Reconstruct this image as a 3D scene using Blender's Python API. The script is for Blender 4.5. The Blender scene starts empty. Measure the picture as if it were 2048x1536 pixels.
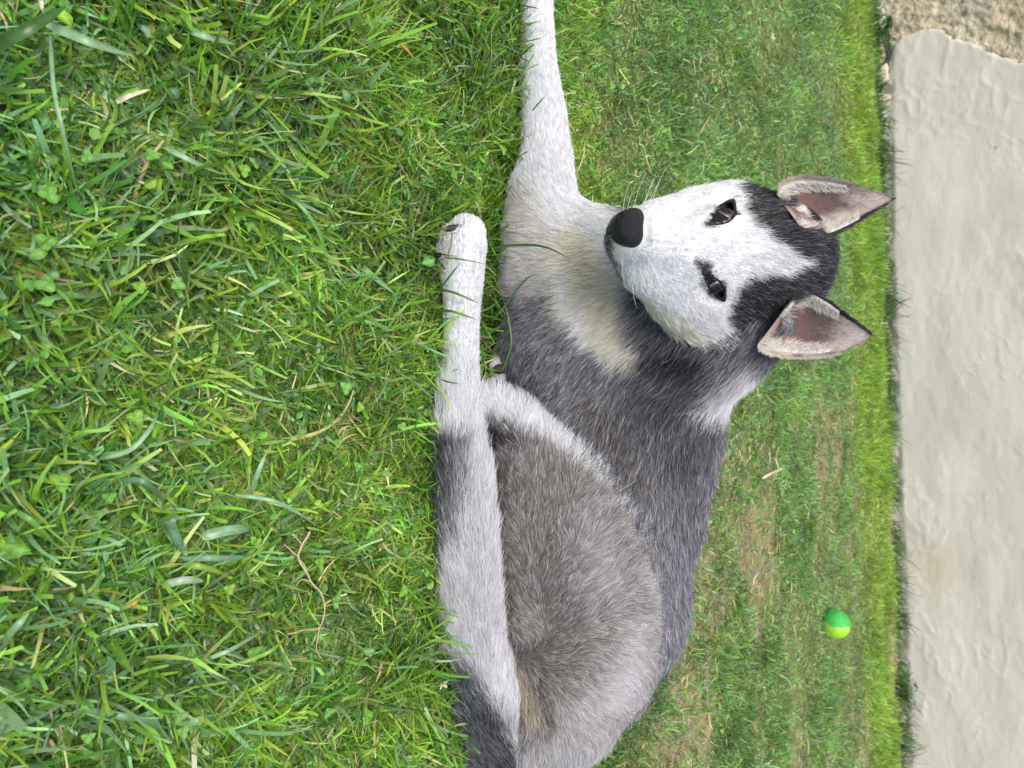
import bpy, math
import numpy as np
from mathutils import Vector, Matrix

scene = bpy.context.scene
COL = scene.collection
R = math.radians
rng = np.random.default_rng(7)

# ------------------------------------------------------------------ camera
H_CAM, PITCH, FPX = 0.546, R(40.0), 26.0 / 36.0 * 2048.0
SP, CP = math.sin(PITCH), math.cos(PITCH)
CAM = np.array([0.0, 0.0, H_CAM])
AX = np.array([0.0, SP, CP])        # picture right = up in the world: the phone was held on its side
AY = np.array([-1.0, 0.0, 0.0])     # picture up
AF = np.array([0.0, CP, -SP])       # forward
cam_d = bpy.data.cameras.new("camera")
cam = bpy.data.objects.new("camera", cam_d)
COL.objects.link(cam)
cam.matrix_world = Matrix(((AX[0], AY[0], -AF[0], CAM[0]), (AX[1], AY[1], -AF[1], CAM[1]),
                           (AX[2], AY[2], -AF[2], CAM[2]), (0, 0, 0, 1)))
cam_d.sensor_width = 36.0
cam_d.lens = 26.0
cam_d.dof.use_dof = True
cam_d.dof.focus_distance = 0.68
cam_d.dof.aperture_fstop = 11.0
cam_d.clip_start = 0.02
cam_d.clip_end = 200.0
scene.camera = cam

# ------------------------------------------------------------------ light
SUN_EL, SUN_AZ = R(62), R(200)      # azimuth clockwise from +Y
world = bpy.data.worlds.new("World")
scene.world = world
world.use_nodes = True
wn = world.node_tree
bg = wn.nodes["Background"]
sky = wn.nodes.new("ShaderNodeTexSky")
sky.sky_type = 'NISHITA'
sky.sun_disc = False
sky.sun_elevation = SUN_EL
sky.sun_rotation = SUN_AZ
sky.dust_density = 3.0
sky.ozone_density = 0.6
wn.links.new(sky.outputs[0], bg.inputs[0])
bg.inputs[1].default_value = 0.13
sun_d = bpy.data.lights.new("sun", 'SUN')
sun_d.energy = 2.1
sun_d.angle = R(38)
sun_d.color = (1.0, 0.95, 0.86)
sun = bpy.data.objects.new("sun", sun_d)
COL.objects.link(sun)
sdir = Vector((math.sin(SUN_AZ) * math.cos(SUN_EL), math.cos(SUN_AZ) * math.cos(SUN_EL), math.sin(SUN_EL)))
sun.rotation_euler = sdir.to_track_quat('Z', 'Y').to_euler()
sun.location = (0, 0, 5)
vs = scene.view_settings
vs.view_transform = 'Standard'
vs.look = 'None'
vs.exposure = 0.8
vs.gamma = 1.0
vs.use_curve_mapping = False
scene.cycles.use_denoising = True
scene.cycles.max_bounces = 10
scene.cycles.diffuse_bounces = 6
scene.cycles.transmission_bounces = 6

# ------------------------------------------------------------------ helpers
def W(X, Y, d):
    """picture point (2048x1536) at distance d along the view axis -> world"""
    X, Y, d = np.broadcast_arrays(np.asarray(X, float), np.asarray(Y, float), np.asarray(d, float))
    xc, yc = (X - 1024) / FPX * d, (768 - Y) / FPX * d
    return CAM + xc[..., None] * AX + yc[..., None] * AY + d[..., None] * AF

def PX(P):
    q = np.asarray(P) - CAM
    d = q @ AF
    d = np.where(np.abs(d) < 1e-6, 1e-6, d)
    return 1024 + FPX * (q @ AX) / d, 768 - FPX * (q @ AY) / d, d

def gdepth(X, z=0.0):
    return (H_CAM - z) / (SP - (np.asarray(X, float) - 1024) / FPX * CP)

def G(X, Y, z=0.0):
    return W(X, Y, gdepth(X, z))

def _hash(i, j, k, s):
    n = (i * 374761393 + j * 668265263 + k * 2147483647 + s * 974634777) & 0xFFFFFFFF
    n = ((n ^ (n >> 13)) * 1274126177) & 0xFFFFFFFF
    n = (n ^ (n >> 16)) & 0xFFFFFF
    return n.astype(np.float64) / float(0xFFFFFF)

def noise(P, freq=1.0, seed=0):
    """smooth value noise in -1..1 at points (N,2|3)"""
    P = np.asarray(P, float) * freq
    if P.shape[-1] == 2:
        P = np.concatenate([P, np.zeros(P.shape[:-1] + (1,))], -1)
    i = np.floor(P).astype(np.int64)
    f = P - i
    f = f * f * (3 - 2 * f)
    out = 0
    for a in (0, 1):
        wa = f[..., 0] if a else 1 - f[..., 0]
        for b in (0, 1):
            wb = f[..., 1] if b else 1 - f[..., 1]
            for c in (0, 1):
                wc = f[..., 2] if c else 1 - f[..., 2]
                out = out + wa * wb * wc * _hash(i[..., 0] + a, i[..., 1] + b, i[..., 2] + c, seed)
    return out * 2 - 1

def fbm(P, freq, octs=4, seed=0, gain=0.5):
    s, a, t = 0, 1.0, 0
    for o in range(octs):
        s = s + a * noise(P, freq * 2 ** o, seed + o * 17)
        t += a
        a *= gain
    return s / t

def tag(o, label=None, cat=None, group=None, kind=None):
    if label: o['label'] = label
    if cat: o['category'] = cat
    if group: o['group'] = group
    if kind: o['kind'] = kind
    return o

def empty(name, loc, label, cat, group=None):
    o = bpy.data.objects.new(name, None)
    o.empty_display_size = 0.02
    o.location = loc
    COL.objects.link(o)
    return tag(o, label, cat, group)

def mesh_data(name, V, F, col=None, smooth=True, attrs=None):
    """F: (M,k) int array (all faces the same size) or list of such arrays"""
    V = np.ascontiguousarray(V, dtype=np.float32)
    if isinstance(F, np.ndarray): F = [F]
    me = bpy.data.meshes.new(name)
    me.vertices.add(len(V))
    me.vertices.foreach_set("co", V.ravel())
    li = np.concatenate([f.ravel() for f in F]).astype(np.int32)
    tot = np.concatenate([np.full(len(f), f.shape[1], np.int32) for f in F])
    st = np.concatenate([[0], np.cumsum(tot)[:-1]]).astype(np.int32)
    me.loops.add(len(li))
    me.loops.foreach_set("vertex_index", li)
    me.polygons.add(len(tot))
    me.polygons.foreach_set("loop_start", st)
    me.polygons.foreach_set("loop_total", tot)
    me.polygons.foreach_set("use_smooth", np.full(len(tot), smooth, bool))
    if col is not None:
        a = me.color_attributes.new("col", 'FLOAT_COLOR', 'POINT')
        c4 = np.ones((len(V), 4), np.float32)
        c4[:, :3] = col
        a.data.foreach_set("color", c4.ravel())
    me.update(calc_edges=True)
    me.validate()
    return me

def mesh_obj(name, V, F, mat, parent=None, col=None, smooth=True):
    V = np.asarray(V, float)
    if parent is not None:
        V = V - np.array(parent_world(parent))
    me = mesh_data(name, V, F, col, smooth)
    o = bpy.data.objects.new(name, me)
    me.materials.append(mat)
    COL.objects.link(o)
    if parent is not None: o.parent = parent
    return o

def parent_world(p):
    l = Vector((0, 0, 0))
    while p is not None:
        l = l + p.location
        p = p.parent
    return l

def hair_obj(name, pts, rad, cols, mat, parent):
    """pts (N,K,3) world; rad (N,K); cols dict name->(N,3)"""
    N, K = pts.shape[:2]
    pts = pts - np.array(parent_world(parent))
    cu = bpy.data.hair_curves.new(name)
    cu.add_curves([K] * N)
    cu.attributes["position"].data.foreach_set("vector", np.ascontiguousarray(pts, np.float32).ravel())
    a = cu.attributes.get("radius") or cu.attributes.new("radius", 'FLOAT', 'POINT')
    a.data.foreach_set("value", np.ascontiguousarray(rad, np.float32).ravel())
    for k, c in cols.items():
        a = cu.attributes.new(k, 'FLOAT_COLOR', 'CURVE')
        c4 = np.ones((N, 4), np.float32)
        c4[:, :3] = c
        a.data.foreach_set("color", c4.ravel())
    cu.materials.append(mat)
    o = bpy.data.objects.new(name, cu)
    COL.objects.link(o)
    o.parent = parent
    return o

def surface_nets(f, origin, h):
    s = f < 0
    nx, ny, nz = f.shape
    c = [s[i:nx - 1 + i, j:ny - 1 + j, k:nz - 1 + k] for i in (0, 1) for j in (0, 1) for k in (0, 1)]
    allin, anyin = c[0].copy(), c[0].copy()
    for x in c[1:]:
        allin &= x
        anyin |= x
    act = anyin & ~allin
    I, J, K = np.nonzero(act)
    idx = -np.ones(act.shape, np.int64)
    idx[I, J, K] = np.arange(len(I))
    acc = np.zeros((len(I), 3))
    cnt = np.zeros(len(I))
    corners = [(i, j, k) for i in (0, 1) for j in (0, 1) for k in (0, 1)]
    for a in corners:
        for ax in range(3):
            if a[ax] == 1: continue
            b = list(a); b[ax] = 1
            fa = f[I + a[0], J + a[1], K + a[2]]
            fb = f[I + b[0], J + b[1], K + b[2]]
            m = (fa < 0) != (fb < 0)
            t = np.where(m, fa / np.where(m, fa - fb, 1), 0)
            p = np.stack([np.full(len(I), float(v)) for v in a], 1)
            p[:, ax] = t
            acc += p * m[:, None]
            cnt += m
    V = acc / cnt[:, None] + np.stack([I, J, K], 1)
    V = V * h + np.asarray(origin)
    quads = []
    for ax in range(3):
        sl = [slice(None)] * 3; sl2 = [slice(None)] * 3
        sl[ax] = slice(0, -1); sl2[ax] = slice(1, None)
        a, b = s[tuple(sl)], s[tuple(sl2)]
        m = a != b
        E = np.stack(np.nonzero(m), 1)
        u, v = (ax + 1) % 3, (ax + 2) % 3
        E = E[(E[:, u] > 0) & (E[:, v] > 0) & (E[:, u] < f.shape[u] - 1) & (E[:, v] < f.shape[v] - 1)]
        inside = a[E[:, 0], E[:, 1], E[:, 2]]
        def at(du, dv):
            q = E.copy(); q[:, u] -= du; q[:, v] -= dv
            return idx[q[:, 0], q[:, 1], q[:, 2]]
        Q = np.stack([at(1, 1), at(0, 1), at(0, 0), at(1, 0)], 1)
        Q[~inside] = Q[~inside][:, ::-1]
        quads.append(Q)
    return V, np.concatenate(quads)

# ------------------------------------------------------------------ materials
def mat_base(name):
    m = bpy.data.materials.new(name)
    m.use_nodes = True
    nt = m.node_tree
    return m, nt, nt.nodes["Principled BSDF"]

def nn(nt, t, **kw):
    n = nt.nodes.new(t)
    for k, v in kw.items(): setattr(n, k, v)
    return n

def simple_mat(name, color, rough=0.6, spec=0.5, bump=0, bscale=200, attr=False, var=0.0):
    m, nt, b = mat_base(name)
    b.inputs["Roughness"].default_value = rough
    b.inputs["Specular IOR Level"].default_value = spec
    tc = nn(nt, "ShaderNodeTexCoord")
    no = nn(nt, "ShaderNodeTexNoise")
    no.inputs["Scale"].default_value = bscale
    no.inputs["Detail"].default_value = 5
    nt.links.new(tc.outputs["Object"], no.inputs["Vector"])
    if attr:
        a = nn(nt, "ShaderNodeAttribute"); a.attribute_name = "col"
        src = a.outputs["Color"]
    else:
        a = nn(nt, "ShaderNodeRGB"); a.outputs[0].default_value = (*color, 1)
        src = a.outputs[0]
    mx = nn(nt, "ShaderNodeMix", data_type='RGBA', blend_type='MULTIPLY')
    mr = nn(nt, "ShaderNodeMapRange")
    mr.inputs["To Min"].default_value = 1 - var
    mr.inputs["To Max"].default_value = 1 + var
    nt.links.new(no.outputs["Fac"], mr.inputs["Value"])
    nt.links.new(src, mx.inputs[6])
    nt.links.new(mr.outputs[0], mx.inputs[7])
    mx.inputs[0].default_value = 1.0
    nt.links.new(mx.outputs[2], b.inputs["Base Color"])
    if bump:
        bp = nn(nt, "ShaderNodeBump")
        bp.inputs["Strength"].default_value = bump
        bp.inputs["Distance"].default_value = 0.002
        nt.links.new(no.outputs["Fac"], bp.inputs["Height"])
        nt.links.new(bp.outputs[0], b.inputs["Normal"])
    return m

def leaf_mat(name, rough=0.42, trans=0.35, spec=0.5):
    m, nt, b = mat_base(name)
    a = nn(nt, "ShaderNodeAttribute"); a.attribute_name = "col"
    tc = nn(nt, "ShaderNodeTexCoord")
    no = nn(nt, "ShaderNodeTexNoise")
    no.inputs["Scale"].default_value = 260
    no.inputs["Detail"].default_value = 3
    nt.links.new(tc.outputs["Object"], no.inputs["Vector"])
    mr = nn(nt, "ShaderNodeMapRange")
    mr.inputs["To Min"].default_value = 0.75
    mr.inputs["To Max"].default_value = 1.25
    nt.links.new(no.outputs["Fac"], mr.inputs["Value"])
    mx = nn(nt, "ShaderNodeMix", data_type='RGBA', blend_type='MULTIPLY')
    mx.inputs[0].default_value = 1
    nt.links.new(a.outputs["Color"], mx.inputs[6])
    nt.links.new(mr.outputs[0], mx.inputs[7])
    nt.links.new(mx.outputs[2], b.inputs["Base Color"])
    b.inputs["Roughness"].default_value = rough
    b.inputs["Specular IOR Level"].default_value = spec
    tr = nn(nt, "ShaderNodeBsdfTranslucent")
    hs = nn(nt, "ShaderNodeHueSaturation")
    hs.inputs["Saturation"].default_value = 1.15
    hs.inputs["Value"].default_value = 1.5
    nt.links.new(mx.outputs[2], hs.inputs["Color"])
    nt.links.new(hs.outputs[0], tr.inputs["Color"])
    ms = nn(nt, "ShaderNodeMixShader")
    ms.inputs[0].default_value = trans
    nt.links.new(b.outputs[0], ms.inputs[1])
    nt.links.new(tr.outputs[0], ms.inputs[2])
    nt.links.new(ms.outputs[0], nt.nodes["Material Output"].inputs["Surface"])
    return m

def fur_mat(name):
    m, nt, b = mat_base(name)
    a = nn(nt, "ShaderNodeAttribute"); a.attribute_name = "root_col"
    t = nn(nt, "ShaderNodeAttribute"); t.attribute_name = "tip_col"
    hi = nn(nt, "ShaderNodeHairInfo")
    mx = nn(nt, "ShaderNodeMix", data_type='RGBA')
    nt.links.new(hi.outputs["Intercept"], mx.inputs[0])
    nt.links.new(a.outputs["Color"], mx.inputs[6])
    nt.links.new(t.outputs["Color"], mx.inputs[7])
    nt.links.new(mx.outputs[2], b.inputs["Base Color"])
    b.inputs["Roughness"].default_value = 0.45
    b.inputs["Specular IOR Level"].default_value = 0.35
    tr = nn(nt, "ShaderNodeBsdfTranslucent")
    nt.links.new(mx.outputs[2], tr.inputs["Color"])
    ms = nn(nt, "ShaderNodeMixShader")
    ms.inputs[0].default_value = 0.3
    nt.links.new(b.outputs[0], ms.inputs[1])
    nt.links.new(tr.outputs[0], ms.inputs[2])
    nt.links.new(ms.outputs[0], nt.nodes["Material Output"].inputs["Surface"])
    return m

M_leaf = leaf_mat("grass_blade", rough=0.36, spec=0.6)
M_clover = leaf_mat("clover_leaf", rough=0.55, trans=0.3, spec=0.35)
M_straw = leaf_mat("dry_straw", rough=0.7, trans=0.2, spec=0.2)
M_fur = fur_mat("fur")
M_skin = simple_mat("coat_underlayer", (0.5, 0.5, 0.5), rough=0.95, spec=0.1, attr=True, var=0.15, bscale=400)
M_nose = simple_mat("wet_nose_leather", (0.010, 0.010, 0.013), rough=0.42, spec=0.3, bump=1.0, bscale=900, var=0.3)
M_lid = simple_mat("eyelid_skin", (0.007, 0.006, 0.007), rough=0.7, spec=0.15, bump=0.2, bscale=900, var=0.3)
M_eye = simple_mat("eye_glass", (0.012, 0.007, 0.005), rough=0.04, spec=0.9)
M_sclera = simple_mat("iris_brown", (0.03, 0.016, 0.01), rough=0.08, spec=0.8)
M_claw = simple_mat("claw_horn", (0.03, 0.022, 0.018), rough=0.35, spec=0.5, bump=0.1)
M_pad = simple_mat("paw_pad", (0.03, 0.025, 0.025), rough=0.7, bump=0.5, bscale=1200)

# ------------------------------------------------------------------ dog: implicit body in camera space (metres)
def C3(X, Y, d):
    return np.array([(X - 1024) / FPX * d, (768 - Y) / FPX * d, d])

def cone(*pts):
    """chain of round cones through (X, Y, d, r_px)"""
    out = []
    for a, b in zip(pts[:-1], pts[1:]):
        out.append(('c', C3(*a[:3]), C3(*b[:3]), a[3] * a[2] / FPX, b[3] * b[2] / FPX))
    return [out]

def ell(X, Y, d, rx, ry, rz, rot=0.0, tilt=0.0):
    """ellipsoid: rx, ry in px, rz in m, rot in picture plane (deg), tilt about picture vertical (deg)"""
    s = d / FPX
    a, t = R(rot), R(tilt)
    ex = np.array([math.cos(a), -math.sin(a), 0])
    ey = np.array([math.sin(a), math.cos(a), 0])
    ez = np.array([0, 0, 1.0])
    ex2 = ex * math.cos(t) + ez * math.sin(t)
    ez2 = -ex * math.sin(t) + ez * math.cos(t)
    return [[('e', C3(X, Y, d), np.array([ex2, ey, ez2]), np.array([rx * s, ry * s, rz]))]]

def sd(pr, P):
    if pr[0] == 'c':
        _, a, b, ra, rb = pr
        ba = b - a
        L2 = ba @ ba
        t = np.clip(((P - a) @ ba) / L2, 0, 1)
        q = P - a - t[..., None] * ba
        return np.sqrt((q * q).sum(-1)) - (ra + (rb - ra) * t)
    _, c, Rm, r = pr
    q = (P - c) @ Rm.T
    k0 = np.sqrt(((q / r) ** 2).sum(-1))
    k1 = np.sqrt(((q / (r * r)) ** 2).sum(-1))
    return k0 * (k0 - 1) / np.maximum(k1, 1e-6)

def bounds(pr):
    if pr[0] == 'c':
        _, a, b, ra, rb = pr
        r = max(ra, rb)
        return np.minimum(a, b) - r, np.maximum(a, b) + r
    _, c, Rm, r = pr
    e = np.sqrt(((Rm * r[:, None]) ** 2).sum(0))
    return c - e, c + e

PARTS = {
    # trunk, chest, shoulder, neck and the stretched front leg
    'trunk': (0.022, cone((1165, 700, 0.835, 165), (1190, 850, 0.845, 180), (1200, 1020, 0.85, 178), (1203, 1200, 0.85, 168), (1168, 1305, 0.835, 144))
              + cone((1345, 745, 0.785, 112), (1300, 860, 0.81, 138), (1245, 1000, 0.84, 160))
              + cone((1120, 690, 0.805, 110), (1170, 760, 0.80, 120), (1250, 830, 0.80, 110))
              + cone((1120, 560, 0.815, 105), (1150, 660, 0.81, 140))
              + cone((1180, 560, 0.80, 105), (1290, 660, 0.775, 135), (1400, 660, 0.74, 120), (1490, 620, 0.71, 105))
              + cone((1290, 720, 0.80, 130), (1340, 730, 0.78, 120), (1430, 690, 0.74, 100))
              + cone((1150, 480, 0.80, 75), (1240, 530, 0.765, 100))),
    'arm': (0.018, cone((1085, 560, 0.80, 80), (1085, 470, 0.80, 78), (1085, 390, 0.815, 66), (1092, 320, 0.83, 50), (1088, 230, 0.84, 42),
                        (1076, 130, 0.845, 35), (1074, 20, 0.85, 30), (1074, -70, 0.86, 31), (1068, -130, 0.865, 38), (1060, -175, 0.865, 34))),
    'paw_in': (0.006, cone((1012, 700, 0.80, 17), (1000, 735, 0.795, 20), (1015, 775, 0.805, 22), (1050, 830, 0.83, 30))),
    'haunch': (0.02, ell(1140, 1120, 0.80, 172, 300, 0.085, rot=-12)
               + cone((1030, 845, 0.765, 50), (1090, 930, 0.775, 84), (1140, 1040, 0.785, 122))
               + cone((1158, 1295, 0.80, 148), (1112, 1388, 0.80, 134), (1060, 1460, 0.80, 108), (1055, 1545, 0.83, 92))
               + cone((940, 800, 0.762, 28), (985, 800, 0.762, 34), (1030, 840, 0.765, 42), (1090, 868, 0.772, 46), (1180, 925, 0.782, 52), (1240, 1010, 0.79, 52), (1262, 1090, 0.796, 48))),
    'foot': (0.008, cone((940, 860, 0.765, 34), (920, 800, 0.757, 38), (920, 720, 0.75, 35), (923, 640, 0.745, 34), (926, 560, 0.745, 39), (930, 495, 0.745, 42), (933, 468, 0.745, 38))
             + cone((905, 520, 0.745, 24), (898, 475, 0.745, 22)) + cone((902, 545, 0.752, 22), (890, 505, 0.752, 17))),
    'tail': (0.015, cone((1032, 1560, 0.815, 82), (1010, 1480, 0.785, 78), (984, 1400, 0.765, 68), (952, 1300, 0.755, 56), (944, 1180, 0.748, 55),
                         (936, 1060, 0.742, 53), (927, 950, 0.738, 50), (917, 870, 0.735, 41), (914, 790, 0.732, 30), (916, 735, 0.730, 15))),
    'head': (0.012, ell(1525, 528, 0.70, 112, 132, 0.075)
             + ell(1560, 520, 0.69, 92, 100, 0.06)
             + cone((1470, 515, 0.665, 100), (1400, 500, 0.642, 84), (1330, 480, 0.612, 66), (1282, 467, 0.597, 53), (1262, 463, 0.595, 46))
             + cone((1430, 610, 0.70, 82), (1370, 580, 0.675, 74)) + cone((1450, 445, 0.69, 75), (1390, 450, 0.665, 62))
             + ell(1480, 645, 0.73, 60, 50, 0.05)
             + cone((1400, 560, 0.67, 74), (1300, 520, 0.63, 62), (1252, 490, 0.612, 42)) + cone((1480, 450, 0.69, 72), (1390, 440, 0.66, 56), (1310, 445, 0.625, 44)) + cone((1450, 600, 0.70, 80), (1360, 570, 0.665, 72), (1290, 530, 0.63, 50))
             + cone((1490, 435, 0.648, 24), (1470, 400, 0.668, 22)) + cone((1483, 560, 0.645, 26), (1470, 600, 0.668, 24))),
}
PORDER = ['trunk', 'arm', 'paw_in', 'haunch', 'foot', 'tail', 'head']
BLEND = {'trunk': 0, 'arm': 0.02, 'paw_in': 0.003, 'haunch': 0.009, 'foot': 0.006, 'tail': 0.005, 'head': 0.014}

NEG = [ell(1640, 408, 0.622, 78, 52, 0.036)[0][0], ell(1640, 650, 0.640, 78, 66, 0.040)[0][0]]
NEG += [ell(1447, 425, 0.632, 20, 17, 0.010)[0][0], ell(1431, 574, 0.635, 16, 20, 0.010)[0][0]]
NEG_ON = [True]
def smin(a, b, k):
    if k <= 0: return np.minimum(a, b)
    h = np.maximum(k - np.abs(a - b), 0) / k
    return np.minimum(a, b) - h * h * k * 0.25

def part_sdf(P, names=PORDER):
    """camera-space points -> dict of part distances and total"""
    out, tot = {}, None
    for n in names:
        k, prs = PARTS[n]
        d = None
        for chain in prs:
            v = None
            for pr in chain:
                w = sd(pr, P)
                v = w if v is None else smin(v, w, 0.002)
            d = v if d is None else smin(d, v, k)
        if n == 'head':
            for pr in (NEG if NEG_ON[0] else []): d = -smin(-d, sd(pr, P), 0.004)
        out[n] = d
        tot = d if tot is None else smin(tot, d, BLEND[n])
    return out, tot

def to_cam(P):
    q = np.asarray(P) - CAM
    return np.stack([q @ AX, q @ AY, q @ AF], -1)

def from_cam(P):
    return CAM + P[..., :1] * AX + P[..., 1:2] * AY + P[..., 2:3] * AF

def grid_body(h):
    lo = np.array([1e9] * 3); hi = -lo
    for n in PORDER:
        for pr in sum(PARTS[n][1], []):
            a, b = bounds(pr)
            lo = np.minimum(lo, a); hi = np.maximum(hi, b)
    lo -= 0.02; hi += 0.02
    n3 = np.ceil((hi - lo) / h).astype(int) + 1
    ax = [lo[i] + h * np.arange(n3[i]) for i in range(3)]
    tot = np.full(n3, 0.2, np.float32)
    for n in PORDER:
        k, prs = PARTS[n]
        pd = np.full(n3, 0.2, np.float32)
        plo = np.array([10 ** 6] * 3); phi = np.zeros(3, int)
        for chain in prs:
            ab = [bounds(pr) for pr in chain]
            a = np.min([q[0] for q in ab], 0); b = np.max([q[1] for q in ab], 0)
            i0 = np.maximum(((a - 0.03 - lo) / h).astype(int), 0)
            i1 = np.minimum(((b + 0.03 - lo) / h).astype(int) + 1, n3)
            sl = tuple(slice(i0[i], i1[i]) for i in range(3))
            gx, gy, gz = np.meshgrid(ax[0][sl[0]], ax[1][sl[1]], ax[2][sl[2]], indexing='ij')
            gp = np.stack([gx, gy, gz], -1)
            v = None
            for pr in chain:
                w = sd(pr, gp).astype(np.float32)
                v = w if v is None else smin(v, w, 0.002)
            pd[sl] = smin(pd[sl], v, k)
            plo = np.minimum(plo, i0); phi = np.maximum(phi, i1)
        sl = tuple(slice(plo[i], phi[i]) for i in range(3))
        if n == 'head':
            gp = np.stack(np.meshgrid(*[ax[i][sl[i]] for i in range(3)], indexing='ij'), -1)
            for pr in NEG: pd[sl] = -smin(-pd[sl], sd(pr, gp).astype(np.float32), 0.004)
        tot[sl] = smin(tot[sl], pd[sl], BLEND[n])
    return tot, lo

HS = 0.0032
grid, g0 = grid_body(HS)
BV, BQ = surface_nets(grid, g0, HS)
del grid
# sculpted detail on the surface: gradient normals from the field itself
def body_normals(P):
    e = 0.002
    n = np.zeros_like(P)
    for i in range(3):
        q = P.copy(); q[:, i] += e
        r = P.copy(); r[:, i] -= e
        n[:, i] = part_sdf(q)[1] - part_sdf(r)[1]
    return n / np.maximum(np.linalg.norm(n, axis=1, keepdims=True), 1e-9)
BN = body_normals(BV)
pd_, _ = part_sdf(BV)
BLAB = np.argmin(np.stack([pd_[n] for n in PORDER], 1), 1)

# ------------------------------------------------------------------ coat colours: (root colour, tip colour) painted as strokes
PAL = {
    'W': ((0.61, 0.61, 0.63), (0.765, 0.775, 0.81)),
    'C': ((0.60, 0.53, 0.41), (0.77, 0.71, 0.58)),
    'c': ((0.64, 0.59, 0.49), (0.80, 0.76, 0.67)),
    'D': ((0.018, 0.016, 0.020), (0.045, 0.042, 0.05)),
    'N': ((0.028, 0.029, 0.038), (0.16, 0.165, 0.195)),
    'G': ((0.042, 0.043, 0.052), (0.27, 0.272, 0.31)),
    'g': ((0.085, 0.085, 0.098), (0.36, 0.36, 0.41)),
    'B': ((0.16, 0.142, 0.138), (0.41, 0.375, 0.37)),
    'b': ((0.085, 0.07, 0.062), (0.25, 0.22, 0.20)),
    'L': ((0.33, 0.315, 0.325), (0.58, 0.565, 0.585)),
    'l': ((0.48, 0.47, 0.48), (0.72, 0.71, 0.75)),
    'A': ((0.48, 0.44, 0.41), (0.70, 0.67, 0.64)),
    'T': ((0.42, 0.35, 0.24), (0.58, 0.50, 0.38)),
    'P': ((0.10, 0.045, 0.035), (0.26, 0.16, 0.13)),
    'K': ((0.012, 0.010, 0.011), (0.02, 0.018, 0.02)),
}
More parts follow.
